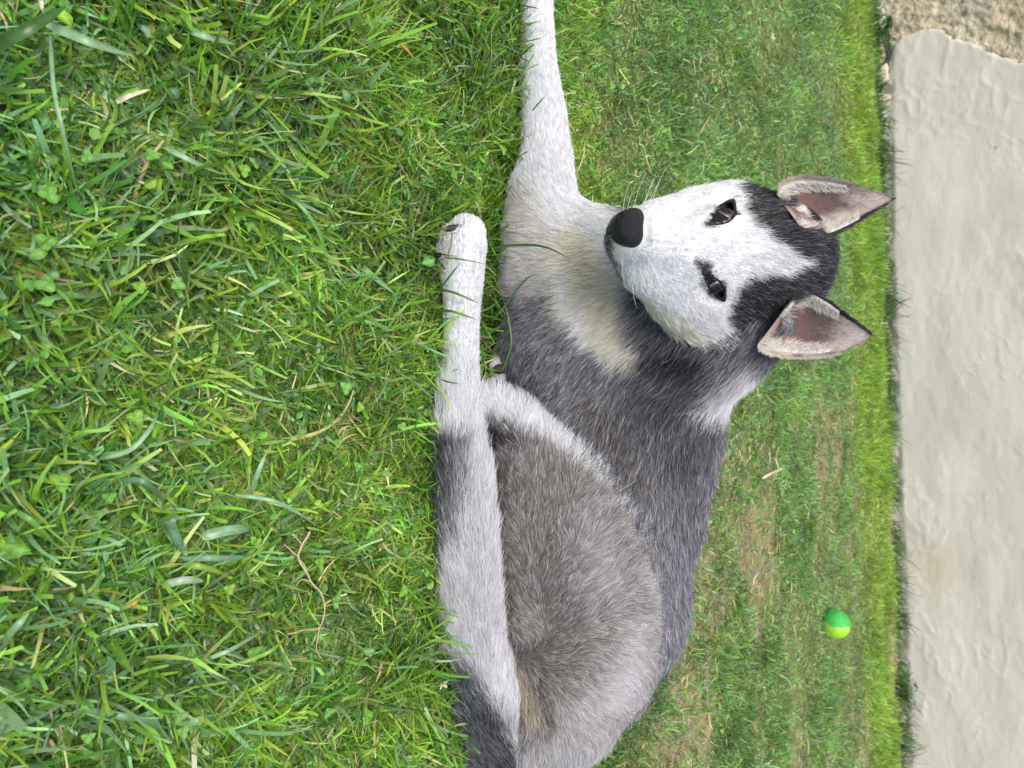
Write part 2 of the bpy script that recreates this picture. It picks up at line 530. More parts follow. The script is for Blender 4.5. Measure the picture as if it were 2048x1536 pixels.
COAT = {
    'trunk': ('G', [
        ('N', [(1330, 760, 60), (1380, 850, 60), (1380, 900, 40)], 14),
        ('N', [(1290, 800, 40), (1230, 870, 25)], 20),
        ('g', [(1290, 960, 20), (1335, 1080, 34), (1345, 1200, 30), (1320, 1320, 24)], 34),
        ('g', [(1080, 640, 20), (1130, 740, 26), (1150, 830, 14)], 34),
        ('b', [(1180, 800, 16), (1250, 900, 15), (1290, 960, 10)], 42),
        ('G', [(1440, 730, 40), (1490, 720, 30)], 14),
        ('W', [(1150, 425, 55), (1200, 470, 60), (1215, 560, 55)], 16),
        ('A', [(1030, 420, 60), (1060, 520, 70)], 22),
        ('c', [(1150, 500, 40), (1160, 600, 46), (1210, 655, 42), (1270, 708, 18)], 14),
        ('W', [(1130, 560, 14), (1170, 650, 12), (1230, 715, 8)], 10),
        ('C', [(1185, 510, 28), (1215, 575, 36), (1245, 625, 18)], 22),
        ('N', [(1290, 645, 14), (1330, 690, 30), (1400, 725, 34)], 14),
        ('D', [(1300, 680, 10), (1330, 712, 20), (1400, 725, 22)], 14),
        ('L', [(1500, 740, 18), (1440, 790, 18)], 14),
        ('W', [(1525, 752, 10), (1475, 795, 16), (1435, 818, 12), (1390, 818, 4)], 12),
    ]),
    'arm': ('W', [
        ('A', [(1040, 400, 30), (1050, 480, 60)], 20),
        ('A', [(1080, 520, 60), (1060, 560, 60)], 20),
        ('L', [(1060, 590, 40), (1110, 610, 30)], 16),
        ('G', [(1060, 640, 50), (1120, 680, 60)], 14),
    ]),
    'paw_in': ('W', [('G', [(1045, 830, 30), (1080, 850, 30)], 6)]),
    'haunch': ('B', [
        ('L', [(1270, 1260, 30), (1235, 1360, 50), (1180, 1440, 55)], 46),
        ('l', [(1262, 1330, 8), (1235, 1390, 12)], 40),
        ('L', [(1290, 1130, 22), (1330, 1250, 20)], 20),
        ('L', [(1180, 1060, 20), (1200, 1180, 30)], 60),
        ('L', [(1000, 1530, 50), (1200, 1510, 50)], 25),
        ('G', [(1000, 1480, 40), (960, 1560, 60)], 22),
        ('D', [(985, 880, 20), (1030, 885, 16)], 10),
        ('b', [(1000, 960, 26), (1010, 1120, 22), (1020, 1250, 16)], 20),
        ('T', [(1012, 1310, 8), (1050, 1400, 12), (1065, 1440, 6)], 6),
        ('b', [(1075, 1360, 10), (1095, 1440, 9)], 9),
        ('W', [(940, 790, 40), (985, 805, 36), (1055, 838, 30), (1140, 886, 31), (1218, 946, 30), (1268, 1012, 26), (1296, 1085, 15)], 7),
    ]),
    'foot': ('W', [
        ('A', [(885, 470, 8), (895, 540, 10)], 8),
        ('L', [(893, 496, 1.5), (915, 476, 2), (938, 468, 1)], 3), ('L', [(900, 530, 1.5), (925, 512, 1)], 3),  # grey lines paint the shade between the toes into the coat
        ('K', [(892, 460, 3), (905, 454, 5), (922, 453, 2)], 3),
    ]),
    'tail': ('l', [
        ('G', [(920, 895, 14), (916, 960, 16), (900, 1050, 14), (890, 1120, 12)], 18),
        ('D', [(888, 892, 16), (882, 960, 20), (872, 1040, 18), (866, 1150, 14), (868, 1290, 14)], 10),
        ('N', [(915, 1365, 34), (940, 1430, 44), (980, 1520, 60), (1010, 1590, 60)], 16),
        ('W', [(985, 1290, 6), (1000, 1345, 13), (1020, 1400, 20), (1052, 1445, 16)], 7),
        ('W', [(965, 900, 8), (980, 990, 8), (992, 1100, 8), (995, 1250, 9)], 6),
        ('W', [(915, 700, 60), (915, 835, 60)], 10),
    ]),
    'head': ('W', [
        ('c', [(1440, 500, 30), (1530, 505, 25)], 25),
        ('c', [(1290, 620, 20), (1350, 650, 20)], 20),
        ('L', [(1478, 352, 14), (1500, 345, 14)], 8),
        ('D', [(1494, 368, 20), (1530, 408, 41), (1572, 450, 52), (1625, 500, 52), (1650, 560, 60)], 6),
        ('D', [(1600, 440, 50), (1650, 440, 60)], 6), ('N', [(1590, 640, 50), (1640, 660, 60)], 6),
        ('D', [(1640, 570, 50), (1585, 592, 46), (1524, 602, 52), (1490, 632, 36), (1494, 666, 20)], 6),
        ('G', [(1480, 700, 12), (1520, 705, 20), (1560, 690, 20)], 12),
        ('W', [(1460, 498, 52), (1505, 500, 42), (1552, 511, 24), (1582, 519, 12), (1612, 526, 3)], 6),
        ('D', [(1390, 524, 8), (1402, 532, 12), (1416, 552, 11), (1434, 574, 13), (1443, 594, 6)], 4),
        ('N', [(1400, 560, 5), (1420, 590, 4)], 8),
        ('D', [(1402, 452, 2), (1412, 450, 7), (1427, 441, 8), (1446, 418, 10), (1462, 402, 5)], 4),
        ('L', [(1400, 425, 6), (1425, 408, 5)], 7),
        ('L', [(1292, 440, 5), (1298, 480, 8)], 6),
        ('l', [(1392, 605, 8), (1415, 625, 8)], 16), ('l', [(1372, 440, 6), (1392, 425, 6)], 14), ('c', [(1265, 600, 10), (1330, 655, 14), (1420, 690, 14)], 22), ('l', [(1320, 425, 6), (1330, 500, 6)], 22),  # grey strokes put face shading into the coat colour; cream tints the lower cheek
        ('A', [(1596, 424, 17), (1618, 446, 10)], 6), ('A', [(1570, 640, 22), (1590, 615, 14)], 8),
        ('K', [(1423, 441, 8), (1444, 426, 19), (1457, 418, 16)], 2), ('K', [(1412, 548, 8), (1431, 575, 15), (1442, 592, 8)], 2),
        ('b', [(1222, 420, 4), (1212, 460, 8), (1222, 520, 9), (1240, 555, 6)], 8),
        ('K', [(1217, 440, 3), (1213, 470, 3), (1219, 500, 2)], 2),
    ]),
}
def stroke_d(X, Y, pts):
    best = None
    for (ax, ay, ar), (bx, by, br) in zip(pts[:-1], pts[1:]):
        dx, dy = bx - ax, by - ay
        t = np.clip(((X - ax) * dx + (Y - ay) * dy) / max(dx * dx + dy * dy, 1e-6), 0, 1)
        d = np.hypot(X - ax - t * dx, Y - ay - t * dy) - (ar + (br - ar) * t)
        best = d if best is None else np.minimum(best, d)
    return best

def coat(Pc, lab, jitter=1.0):
    """camera-space points -> root colour, tip colour"""
    X = 1024 + FPX * Pc[:, 0] / Pc[:, 2]
    Y = 768 - FPX * Pc[:, 1] / Pc[:, 2]
    j1 = noise(Pc, 90, 5) * 6 + noise(Pc, 260, 6) * 3
    j2 = noise(Pc, 90, 15) * 6 + noise(Pc, 260, 16) * 3
    X = X + j1 * jitter; Y = Y + j2 * jitter
    root = np.zeros((len(X), 3)); tip = np.zeros((len(X), 3))
    for i, n in enumerate(PORDER):
        m = lab == i
        if not m.any(): continue
        base, strokes = COAT[n]
        r = np.tile(np.array(PAL[base][0]), (m.sum(), 1))
        t = np.tile(np.array(PAL[base][1]), (m.sum(), 1))
        for c, pts, soft in strokes:
            d = stroke_d(X[m], Y[m], pts)
            w = np.clip(0.5 - d / (2 * soft), 0, 1)[:, None]
            w = w * w * (3 - 2 * w)
            r = r * (1 - w) + np.array(PAL[c][0]) * w
            t = t * (1 - w) + np.array(PAL[c][1]) * w
        root[m] = r; tip[m] = t
    return root, tip

# ------------------------------------------------------------------ fur flow and length
FLOW = {   # (X, Y, dX, dY, length mm)
    'trunk': [(1500, 720, -.5, .8, 16), (1430, 720, -.6, .8, 20), (1440, 800, -.4, .9, 22), (1330, 740, -.7, .7, 22), (1230, 650, -.8, .5, 22), (1180, 540, -.9, .1, 20), (1180, 430, -.6, -.5, 12),
              (1060, 600, -.8, .3, 14), (1100, 720, -.6, .8, 14), (1350, 860, -.2, 1, 22), (1250, 850, -.3, 1, 16), (1380, 960, .15, 1, 20),
              (1390, 1100, .2, 1, 20), (1390, 1250, .1, 1, 20), (1330, 1380, .1, 1, 20), (1300, 1000, 0, 1, 16), (1040, 480, -.8, -.4, 12)],
    'arm': [(1100, 20, .02, -1, 7), (1090, 250, 0, -1, 9), (1080, 380, -.5, -.8, 12), (1050, 480, -.9, -.2, 12), (1120, 480, -.6, -.3, 14), (1090, 580, -.9, .3, 13)],
    'paw_in': [(1000, 740, -.2, -1, 5), (1020, 800, -.1, -1, 6)],
    'haunch': [(960, 800, -.3, -.7, 9), (1020, 815, .3, -.8, 16), (1140, 880, .55, -.75, 19), (1240, 980, .75, -.6, 19), (1290, 1080, .9, -.2, 16),
               (1080, 950, .1, -1, 13), (1100, 1080, .15, -1, 13), (1020, 900, -.3, -.9, 12), (1020, 1080, -.6, -.8, 11), (1180, 1150, .5, -.6, 14), (1130, 1210, .3, -.8, 12), (1130, 1290, .7, -.5, 12), (1120, 1340, .9, .1, 12),
               (1290, 1230, 1, .2, 15), (1060, 1250, -.7, -.6, 12), (1200, 1330, .8, .6, 15), (1280, 1380, .7, .7, 18), (1080, 1380, .4, .7, 13),
               (1180, 1480, .3, 1, 18), (1050, 1500, 0, 1, 18), (1000, 1450, -.5, .8, 16)],
    'foot': [(930, 450, 0, -1, 5), (930, 600, .02, -1, 6), (920, 760, .02, -1, 8)],
    'tail': [(915, 720, .05, -1, 24), (915, 830, .02, -1, 28), (920, 950, -.02, -1, 26), (935, 1150, -.02, -1, 24), (950, 1300, -.1, -1, 24),
             (900, 1300, -.3, -1, 20), (1000, 1430, -.3, -.9, 20), (1000, 1540, -.4, -.9, 20)],
}
def flow(Pc, N, lab):
    X = 1024 + FPX * Pc[:, 0] / Pc[:, 2]
    Y = 768 - FPX * Pc[:, 1] / Pc[:, 2]
    D = np.zeros((len(X), 2)); L = np.zeros(len(X))
    for i, n in enumerate(PORDER):
        m = lab == i
        if not m.any(): continue
        x, y = X[m], Y[m]
        if n == 'head':
            dx, dy = x - 1262, y - 462
            r = np.hypot(dx, dy)
            D[m] = np.stack([dx / (r + 1), dy / (r + 1)], 1)
            side = np.clip((y - 600) / 70, 0, 1)
            top = np.clip((x - 1480) / 60, 0, 1)
            L[m] = 3.4 + np.clip(r - 40, 0, 300) / 300 * 7 + side * 6 + top * 3 + np.clip((410 - y) / 40, 0, 1) * 2.5
            # short around the eyes
            for ex, ey in ((1448, 422), (1433, 575)):
                L[m] *= np.clip(np.hypot(x - ex, y - ey) / 60, 0.35, 1)
        else:
            g = np.array(FLOW[n], float)
            w = 1.0 / (np.hypot(x[:, None] - g[:, 0], y[:, None] - g[:, 1]) + 12) ** 3
            w /= w.sum(1, keepdims=True)
            D[m] = w @ g[:, 2:4]
            L[m] = w @ g[:, 4]
    T = np.stack([D[:, 0], -D[:, 1], np.zeros(len(X))], 1)
    T -= (T * N).sum(1, keepdims=True) * N
    T /= np.maximum(np.linalg.norm(T, axis=1, keepdims=True), 1e-3)
    return T, L * 0.001

def grow(Pc, N, T, L, root, tip, rad, lift=0.42, wave=0.35, clump=0.0045, cl_amt=0.45, K=5, seed=0, cvar=0.22):
    """hair strands in camera space -> points, radii, colours"""
    n = len(Pc)
    r = np.random.default_rng(seed)
    wv = np.stack([noise(Pc, 150, 31 + seed), noise(Pc, 150, 32 + seed), noise(Pc, 150, 33 + seed)], 1)
    wv2 = np.stack([noise(Pc, 60, 41 + seed), noise(Pc, 60, 42 + seed), noise(Pc, 60, 43 + seed)], 1)
    T = T + wv * wave + wv2 * wave * 0.7 + r.normal(0, 0.12, (n, 3))
    T -= (T * N).sum(1, keepdims=True) * N
    T /= np.maximum(np.linalg.norm(T, axis=1, keepdims=True), 1e-3)
    L = L * r.uniform(0.55, 1.05, n)
    lf = lift * r.uniform(0.6, 1.4, n) * np.where(r.random(n) < 0.05, 2.2, 1.0)
    L = L * np.where(r.random(n) < 0.05, 1.3, 1.0)
    cell = np.floor(Pc / clump)
    ci = cell.astype(np.int64)
    cc = np.stack([(cell[:, k] + 0.2 + 0.6 * _hash(ci[:, 0], ci[:, 1], ci[:, 2], 70 + k)) * clump for k in range(3)], 1)
    pull = cc - Pc
    pull -= (pull * N).sum(1, keepdims=True) * N
    hashc = _hash(ci[:, 0], ci[:, 1], ci[:, 2], 91)
    pts = np.zeros((n, K, 3))
    pts[:, 0] = Pc - N * 0.0006
    for k in range(1, K):
        s = k / (K - 1)
        dirv = T * (0.75 + 0.25 * s) + N * (lf * (1.0 - 0.75 * s))[:, None]
        dirv /= np.linalg.norm(dirv, axis=1, keepdims=True)
        pts[:, k] = pts[:, k - 1] + dirv * (L / (K - 1))[:, None]
    for k in range(1, K):
        s = k / (K - 1)
        pts[:, k] += pull * (cl_amt * s * s)
    prof = np.array([1.0, 0.95, 0.8, 0.55, 0.15]) if K == 5 else np.linspace(1, 0.15, K)
    rr = rad * r.uniform(0.7, 1.3, n)[:, None] * prof[None]
    v = np.exp(r.normal(0, cvar, n) + (hashc - 0.5) * cvar * 1.6)[:, None]
    lum = root.mean(1, keepdims=True)
    # grizzled coat: some strands carry pale tips, some stay dark to the tip
    gz = np.clip((0.42 - lum) / 0.35, 0, 1)
    u = r.random((n, 1))
    tp = tip * np.where(u < 0.4, 0.35, np.where(u > 0.78, 2.0, 0.95)) * gz + tip * (1 - gz)
    pale = (lum < 0.06) & (r.random((n, 1)) < 0.13)
    tp = np.where(pale, np.array([[0.30, 0.30, 0.33]]) * r.uniform(0.5, 1.2, (n, 1)), tp)
    vv = 1 + (v - 1) * (0.45 + 0.55 * gz)
    root = np.clip(root * vv, 0, 0.9); tp = np.clip(tp * vv, 0, 0.9)
    return pts, rr, root, tp

# sample roots on the body
def sample_roots(n, V, Q, weight=None, seed=1):
    r = np.random.default_rng(seed)
    tri = np.concatenate([Q[:, [0, 1, 2]], Q[:, [0, 2, 3]]])
    a, b, c = V[tri[:, 0]], V[tri[:, 1]], V[tri[:, 2]]
    ar = np.linalg.norm(np.cross(b - a, c - a), axis=1)
    if weight is not None:
        ar = ar * weight[tri].mean(1)
    cum = np.cumsum(ar); cum /= cum[-1]
    t = np.searchsorted(cum, r.random(n))
    u, v = r.random(n), r.random(n)
    f = u + v > 1
    u[f] = 1 - u[f]; v[f] = 1 - v[f]
    w = np.stack([1 - u - v, u, v], 1)
    return t, tri[t], w

EYES = {'upper': ((1449, 424), 0.6385), 'lower': ((1433, 575), 0.6400)}

Wpos = from_cam(BV)
vlen = flow(BV, BN, BLAB)[1]
fac = -BN[:, 2]                                   # towards the camera
wgt = np.where(Wpos[:, 2] < 0.004, 0.1, 1.0) * np.where(fac < -0.35, 0.3, 1.0) * (0.014 / np.clip(vlen, 0.0045, 0.02)) ** 0.9
NH = 560000
_, tv, tw = sample_roots(NH, BV, BQ, wgt)
RP = (BV[tv] * tw[..., None]).sum(1)
RN = (BN[tv] * tw[..., None]).sum(1)
RN /= np.linalg.norm(RN, axis=1, keepdims=True)
RL = BLAB[tv[:, 0]]
rX = 1024 + FPX * RP[:, 0] / RP[:, 2]; rY = 768 - FPX * RP[:, 1] / RP[:, 2]
keep = np.ones(NH, bool)
# no fur on the eyes or under the nose leather
keep &= ~((np.hypot((rX - 1256) / 34, (rY - 457) / 40) < 1) & (RP[:, 2] < 0.64))
def in_poly(x, y, poly):
    c = np.zeros(len(x), bool)
    for (x0, y0), (x1, y1) in zip(poly, poly[1:] + poly[:1]):
        hit = ((y0 > y) != (y1 > y))
        c ^= hit & (x < (x1 - x0) * (y - y0) / ((y1 - y0) if y1 != y0 else 1e-9) + x0)
    return c
EARP_U = [(1572, 395), (1565, 378), (1600, 362), (1660, 366), (1760, 396), (1660, 466), (1634, 468), (1606, 445)]
EARP_L = [(1575, 622), (1600, 592), (1616, 584), (1700, 645), (1720, 670), (1640, 706), (1560, 704), (1525, 690)]
for ep in (EARP_U, EARP_L):
    keep &= ~(in_poly(rX, rY, ep) & (RL == 6))
keep &= ~((stroke_d(rX, rY, [(1428, 442, 5), (1450, 424, 13), (1462, 412, 5)]) < 0) & (RP[:, 2] < 0.68))
keep &= ~((stroke_d(rX, rY, [(1417, 556, 5), (1434, 576, 11), (1443, 592, 3)]) < 0) & (RP[:, 2] < 0.68))
RP, RN, RL = RP[keep], RN[keep], RL[keep]
RT, RLen = flow(RP, RN, RL)
jr = rng.normal(0, 1, (len(RP), 2)) * np.where(RL == 6, 3.0, 8.0)[:, None] * RP[:, 2:3] / FPX
RJ = RP.copy(); RJ[:, :2] += jr
rc, tc_ = coat(RJ, RL)
pad = (np.hypot(1024 + FPX * RP[:, 0] / RP[:, 2] - 1001, 768 - FPX * RP[:, 1] / RP[:, 2] - 737) < 12) & (RL == 2)
pad |= (np.hypot(1024 + FPX * RP[:, 0] / RP[:, 2] - 906, (768 - FPX * RP[:, 1] / RP[:, 2] - 456) * 1.6) < 13) & (RL == 4)
RP, RN, RL, RT, RLen, rc, tc_ = [v[~pad] for v in (RP, RN, RL, RT, RLen, rc, tc_)]
hp, hr, hrc, htc = grow(RP, RN, RT, RLen, rc, tc_, rad=0.00018, lift=0.40, wave=np.where(RL == 3, 0.6, 0.32)[:, None], clump=0.005, cl_amt=0.55, seed=3, cvar=0.3)

LIDS = {'u': [(1420, 443), (1431, 432), (1440, 416), (1452, 406), (1465, 404), (1468, 420), (1463, 436), (1449, 444), (1434, 446)],
        'l': [(1408, 545), (1418, 553), (1432, 559), (1443, 568), (1448, 582), (1446, 598), (1432, 590), (1421, 577), (1413, 563)]}
hx, hy, hd = 1024 + FPX * hp[..., 0] / hp[..., 2], 768 - FPX * hp[..., 1] / hp[..., 2], hp[..., 2]
bad = np.zeros(len(hp), bool)
for lp in LIDS.values():
    lp = np.array(lp, float); cen = lp.mean(0)
    for sc, cols_ in ((1.0, slice(0, None)), (1.2, slice(0, 1))):
        poly = [tuple(v) for v in (cen + (lp - cen) * sc)]
        for kk in range(hp.shape[1])[cols_]:
            bad |= in_poly(hx[:, kk], hy[:, kk], poly) & (hd[:, kk] < 0.68) & (RL == 6)
hp, hr, hrc, htc = hp[~bad], hr[~bad], hrc[~bad], htc[~bad]
DOG_LOC = G(1000, 900)
DOG_LOC[2] = 0
dog = empty("husky_puppy", DOG_LOC, "grey and white husky puppy lying on the lawn with its head raised towards the camera", "dog")
# body mesh = trunk, legs, tail, head, plus the two ear shells joined into the same mesh
skin_c = coat(BV, BLAB)
skin_col = np.clip(skin_c[0] * 0.6 + skin_c[1] * 0.25, 0, 1)

# ------------------------------------------------------------------ ears
def ear(front, back, d_front, d_back, cup, n=22, m=14, side=1):
    """front/back: edge polylines from base to tip; returns inner grid (camera space) and its parameters"""
    def resample(p, n):
        p = np.array(p, float)
        s = np.concatenate([[0], np.cumsum(np.hypot(*np.diff(p, axis=0).T))])
        u = np.linspace(0, s[-1], n)
        x, y = np.interp(u, s, p[:, 0]), np.interp(u, s, p[:, 1])
        for _ in range(2):
            x[1:-1] = (x[:-2] + 2 * x[1:-1] + x[2:]) / 4; y[1:-1] = (y[:-2] + 2 * y[1:-1] + y[2:]) / 4
        return x, y
    fx, fy = resample(front, n); bx, by = resample(back, n)
    s = np.linspace(0, 1, n)
    t = np.linspace(0, 1, m)
    Xg = fx[:, None] * (1 - t) + bx[:, None] * t
    Yg = fy[:, None] * (1 - t) + by[:, None] * t
    df = np.interp(s, [0, 1], d_front)[:, None]; db = np.interp(s, [0, 1], d_back)[:, None]
    dep = df * (1 - t) + db * t + cup * np.sin(np.pi * t)[None] ** 0.8 * (np.interp(s, [0, .12, .35, 1], [0.1, .75, 1, 0]))[:, None]
    Pg = np.stack([(Xg - 1024) / FPX * dep, (768 - Yg) / FPX * dep, dep], -1)
    S, T_ = np.meshgrid(s, t, indexing='ij')
    return Pg, S, T_

EAR_U = ear([(1560, 398), (1552, 372), (1600, 356), (1660, 362), (1710, 372), (1752, 384), (1783, 397)],
            [(1600, 452), (1632, 474), (1662, 472), (1700, 454), (1738, 430), (1768, 411), (1783, 399)], (0.650, 0.662), (0.627, 0.660), 0.020)
EAR_L = ear([(1570, 618), (1598, 584), (1616, 578), (1650, 596), (1688, 625), (1718, 648), (1738, 667)],
            [(1515, 690), (1540, 706), (1590, 713), (1640, 712), (1684, 702), (1716, 688), (1738, 670)], (0.634, 0.672), (0.660, 0.674), 0.020)

def grid_normals(Pg):
    du = np.gradient(Pg, axis=0); dv = np.gradient(Pg, axis=1)
    n = np.cross(du, dv)
    n /= np.maximum(np.linalg.norm(n, axis=-1, keepdims=True), 1e-9)
    return n

def sheet_quads(n, m, off=0):
    i = np.arange((n - 1) * (m - 1))
    r, c = i // (m - 1), i % (m - 1)
    a = r * m + c + off
    return np.stack([a, a + 1, a + m + 1, a + m], 1)

ear_V, ear_Q, ear_C, ear_h = [], [], [], []
off = len(BV)
for eid, (Pg, S, T_) in enumerate((EAR_U, EAR_L)):
    n, m = S.shape
    N = grid_normals(Pg)
    if N[n // 2, m // 2, 2] > 0: N = -N      # towards the camera
    thick = 0.0018 * (1 - 0.5 * S) + 0.0008
    back = Pg - N * thick[..., None] * (np.clip(np.sin(np.pi * T_), 0, 1) ** 0.35)[..., None]
    # colours: pinkish brown hollow, cream sides, black rim
    edge = np.minimum(T_, 1 - T_) * (1 - S * 0.9)
    nz = noise(Pg, 180, 4) * 0.12
    tc0, tw0 = ((0.40, 0.36) if eid == 0 else (0.52, 0.40))
    hollow = np.clip((1 - np.abs(T_ + nz - tc0) / tw0) * 2.2, 0, 1) * np.clip((0.80 - S + nz) / 0.25, 0, 1) * np.clip((S - 0.02) / 0.08, 0, 1)
    dark_edge = T_ if eid == 0 else 1 - T_           # the inner rim of each ear is black
    rim = np.clip((dark_edge - (0.93 - 0.10 * S)) / 0.05, 0, 1) * np.clip((S - 0.12) / 0.1, 0, 1)
    rim = np.maximum(rim, np.clip((S - 0.95) / 0.04, 0, 1))
    rim2 = np.clip(((1 - dark_edge) - 0.965) / 0.03, 0, 1) * np.clip((S - (0.55 if eid == 0 else 0.35)) / 0.1, 0, 1)
    rim = np.maximum(rim, rim2 * 0.35)
    cream = np.array([0.34, 0.295, 0.265]); brown = np.array([0.085, 0.062, 0.056]); pinkc = np.array([0.17, 0.075, 0.065])
    pk = np.clip(1.2 - np.abs(S - 0.18) / 0.2, 0, 1)[..., None] * 0.5
    greyt = np.clip((S - 0.55) / 0.3, 0, 1)[..., None]
    cream = cream * (1 - greyt * 0.45) + np.array([0.26, 0.235, 0.24]) * greyt * 0.45
    ci = cream * (1 - hollow[..., None]) + (brown * (1 - pk) + pinkc * pk) * hollow[..., None]
    ci = ci * (1 - rim[..., None]) + np.array([0.015, 0.012, 0.014]) * rim[..., None]
    outer = np.clip(((1 - dark_edge) - 0.75) / 0.2, 0, 1)[..., None]
    cb = np.array([0.03, 0.028, 0.033]) * (1 - outer) + np.array([0.34, 0.30, 0.27]) * outer
    ear_V += [Pg.reshape(-1, 3), back.reshape(-1, 3)]
    q = sheet_quads(n, m, off)
    q2 = sheet_quads(n, m, off + n * m)[:, ::-1]
    ear_Q += [q, q2]
    for e0, st in ((np.arange(n) * m, None), (np.arange(n) * m + m - 1, None)):
        a = e0[:-1] + off; b = e0[1:] + off
        ear_Q.append(np.stack([a, b, b + n * m, a + n * m], 1))
    ear_C += [ci.reshape(-1, 3), cb.reshape(-1, 3)]
    off += 2 * n * m
    # strands: inner down, cream tuft hair from the edges over the hollow, back fur
    r = np.random.default_rng(50 + eid)
    def bil(A, s, t):
        i = np.clip(s * (n - 1), 0, n - 1.001); j = np.clip(t * (m - 1), 0, m - 1.001)
        i0, j0 = i.astype(int), j.astype(int); fi, fj = i - i0, j - j0
        if A.ndim == 3: fi, fj = fi[:, None], fj[:, None]
        return (A[i0, j0] * (1 - fi) + A[i0 + 1, j0] * fi) * (1 - fj) + (A[i0, j0 + 1] * (1 - fi) + A[i0 + 1, j0 + 1] * fi) * fj
    ds = np.gradient(Pg, axis=0); ds /= np.linalg.norm(ds, axis=-1, keepdims=True)
    dt = np.gradient(Pg, axis=1); dt /= np.maximum(np.linalg.norm(dt, axis=-1, keepdims=True), 1e-9)
    def strands(cnt, s, t, tdir, length, root, tip, Nn, rad=0.0002, lift=0.3, wave=0.25, sd_=0, G_=None):
        P = bil(Pg if G_ is None else G_, s, t)
        Nv = bil(Nn, s, t); Nv /= np.linalg.norm(Nv, axis=1, keepdims=True)
        T = bil(ds, s, t) * tdir[0][:, None] + bil(dt, s, t) * tdir[1][:, None]
        return grow(P + (Nv * 0.0), Nv, T, length, root, tip, rad=rad, lift=lift, wave=wave, clump=0.003, seed=60 + eid * 5 + sd_)
    # short down all over the inside
    c = 9000
    s, t = r.random(c) ** 1.15, r.random(c)
    colr = bil(ci, s, t) * r.uniform(0.8, 1.3, (c, 1))
    ear_h.append(strands(c, s, t, (np.ones(c), (t - 0.5) * 1.2), np.full(c, 0.0045), colr, np.clip(colr * 1.25, 0, .8), N, lift=0.25, sd_=1))
    # pale tuft from the edges
    c = 6000
    tin = r.random(c) ** 2 * 0.20
    fr = r.random(c) < (0.25 if eid == 0 else 0.75)
    t = np.where(fr, tin, 1 - tin)
    t = np.clip(t, 0.03, 0.955)
    s = r.random(c) * 0.62
    sg = np.where(fr, 1.0, -1.0)
    wc = np.array([0.74, 0.70, 0.64]) * r.uniform(0.75, 1.1, (c, 1))
    ear_h.append(strands(c, s, t, (np.full(c, 0.75), sg * 0.75), 0.0115 * (1 - 0.6 * s) * r.uniform(0.5, 1.1, c), wc * 0.9, wc, N, rad=0.00017, lift=0.5, wave=0.3, sd_=2))
    # rim and back
    c = 7000
    s, t = r.random(c) * 0.9, r.random(c)
    dk = np.tile(np.array([[0.02, 0.018, 0.022]]), (c, 1))
    if eid == 0:
        t = np.where(r.random(c) < 0.4, 1 - r.random(c) * 0.04 * (s > .1), 0.2 + 0.8 * t)
    else:
        t = np.where(r.random(c) < 0.4, r.random(c) * 0.04 * (s > .1), 0.8 * t)
    ear_h.append(strands(c, s, t, (np.ones(c), (t - 0.5) * 0.3), np.full(c, 0.006), dk, dk * 1.6, -N, lift=0.12, sd_=3, G_=back))
    # pale outer fringe on the outer edge
    c = 2500
    s = r.random(c) * 0.7
    t = (np.zeros(c) if eid == 0 else np.ones(c))
    wc = np.array([0.62, 0.57, 0.5]) * r.uniform(0.7, 1.1, (c, 1))
    ear_h.append(strands(c, s, t, (np.full(c, 0.7), np.full(c, -0.8 if eid == 0 else 0.8)), np.full(c, 0.0055), wc, wc, N, lift=0.35, sd_=4))

EV = np.concatenate(ear_V); EQ = np.concatenate(ear_Q); EC = np.concatenate(ear_C)
allV = from_cam(np.concatenate([BV, EV]))
allC = np.concatenate([skin_col, EC])
body = mesh_obj("body", allV, np.concatenate([BQ, EQ]), M_skin, dog, col=allC)
fur = hair_obj("fur", from_cam(hp), hr, {"root_col": hrc, "tip_col": htc}, M_fur, dog)
eh = [np.concatenate([h[k] for h in ear_h]) for k in range(4)]
earfur = hair_obj("ear_fur", from_cam(eh[0]), eh[1], {"root_col": eh[2], "tip_col": eh[3]}, M_fur, dog)

# ------------------------------------------------------------------ nose
def field_mesh(fn, lo, hi, h):
    ax = [np.arange(lo[i], hi[i] + h, h) for i in range(3)]
    g = np.stack(np.meshgrid(*ax, indexing='ij'), -1)
    return surface_nets(fn(g), lo, h)

def nose_f(P):
    q = P - C3(1256, 457, 0.586)
    q = np.stack([q[..., 0] * 0.96 + q[..., 2] * 0.25, q[..., 1] + 0.0, q[..., 2] * 0.96 - q[..., 0] * 0.25], -1)
    tap = 1 + np.clip(-q[..., 0], -0.02, 0.02) * 14
    hs3 = np.array([0.0128, 0.0154, 0.0142])
    qq = np.abs(q * np.stack([np.ones_like(tap), tap, np.ones_like(tap)], -1)) - (hs3 - 0.0118)
    d = np.sqrt((np.maximum(qq, 0) ** 2).sum(-1)) + np.minimum(qq.max(-1), 0) - 0.0118
    for x, y, y2 in ((1237, 434, 424), (1239, 475, 486)):
        hole = sd(cone((x, y, 0.566, 7.0), (x + 2, (y + y2) / 2, 0.5775, 4))[0][0], P)
        d = -smin(-d, hole, 0.003)
    gro = sd(cone((1222, 454, 0.566, 2.2), (1245, 454, 0.563, 1.5))[0][0], P)
    d = -smin(-d, gro, 0.002)
    return d
c0 = C3(1254, 457, 0.58)
NV, NQ = field_mesh(nose_f, c0 - np.array([0.03, 0.03, 0.035]), c0 + np.array([0.03, 0.03, 0.035]), 0.0008)
nose = mesh_obj("nose", from_cam(NV), NQ, M_nose, dog)

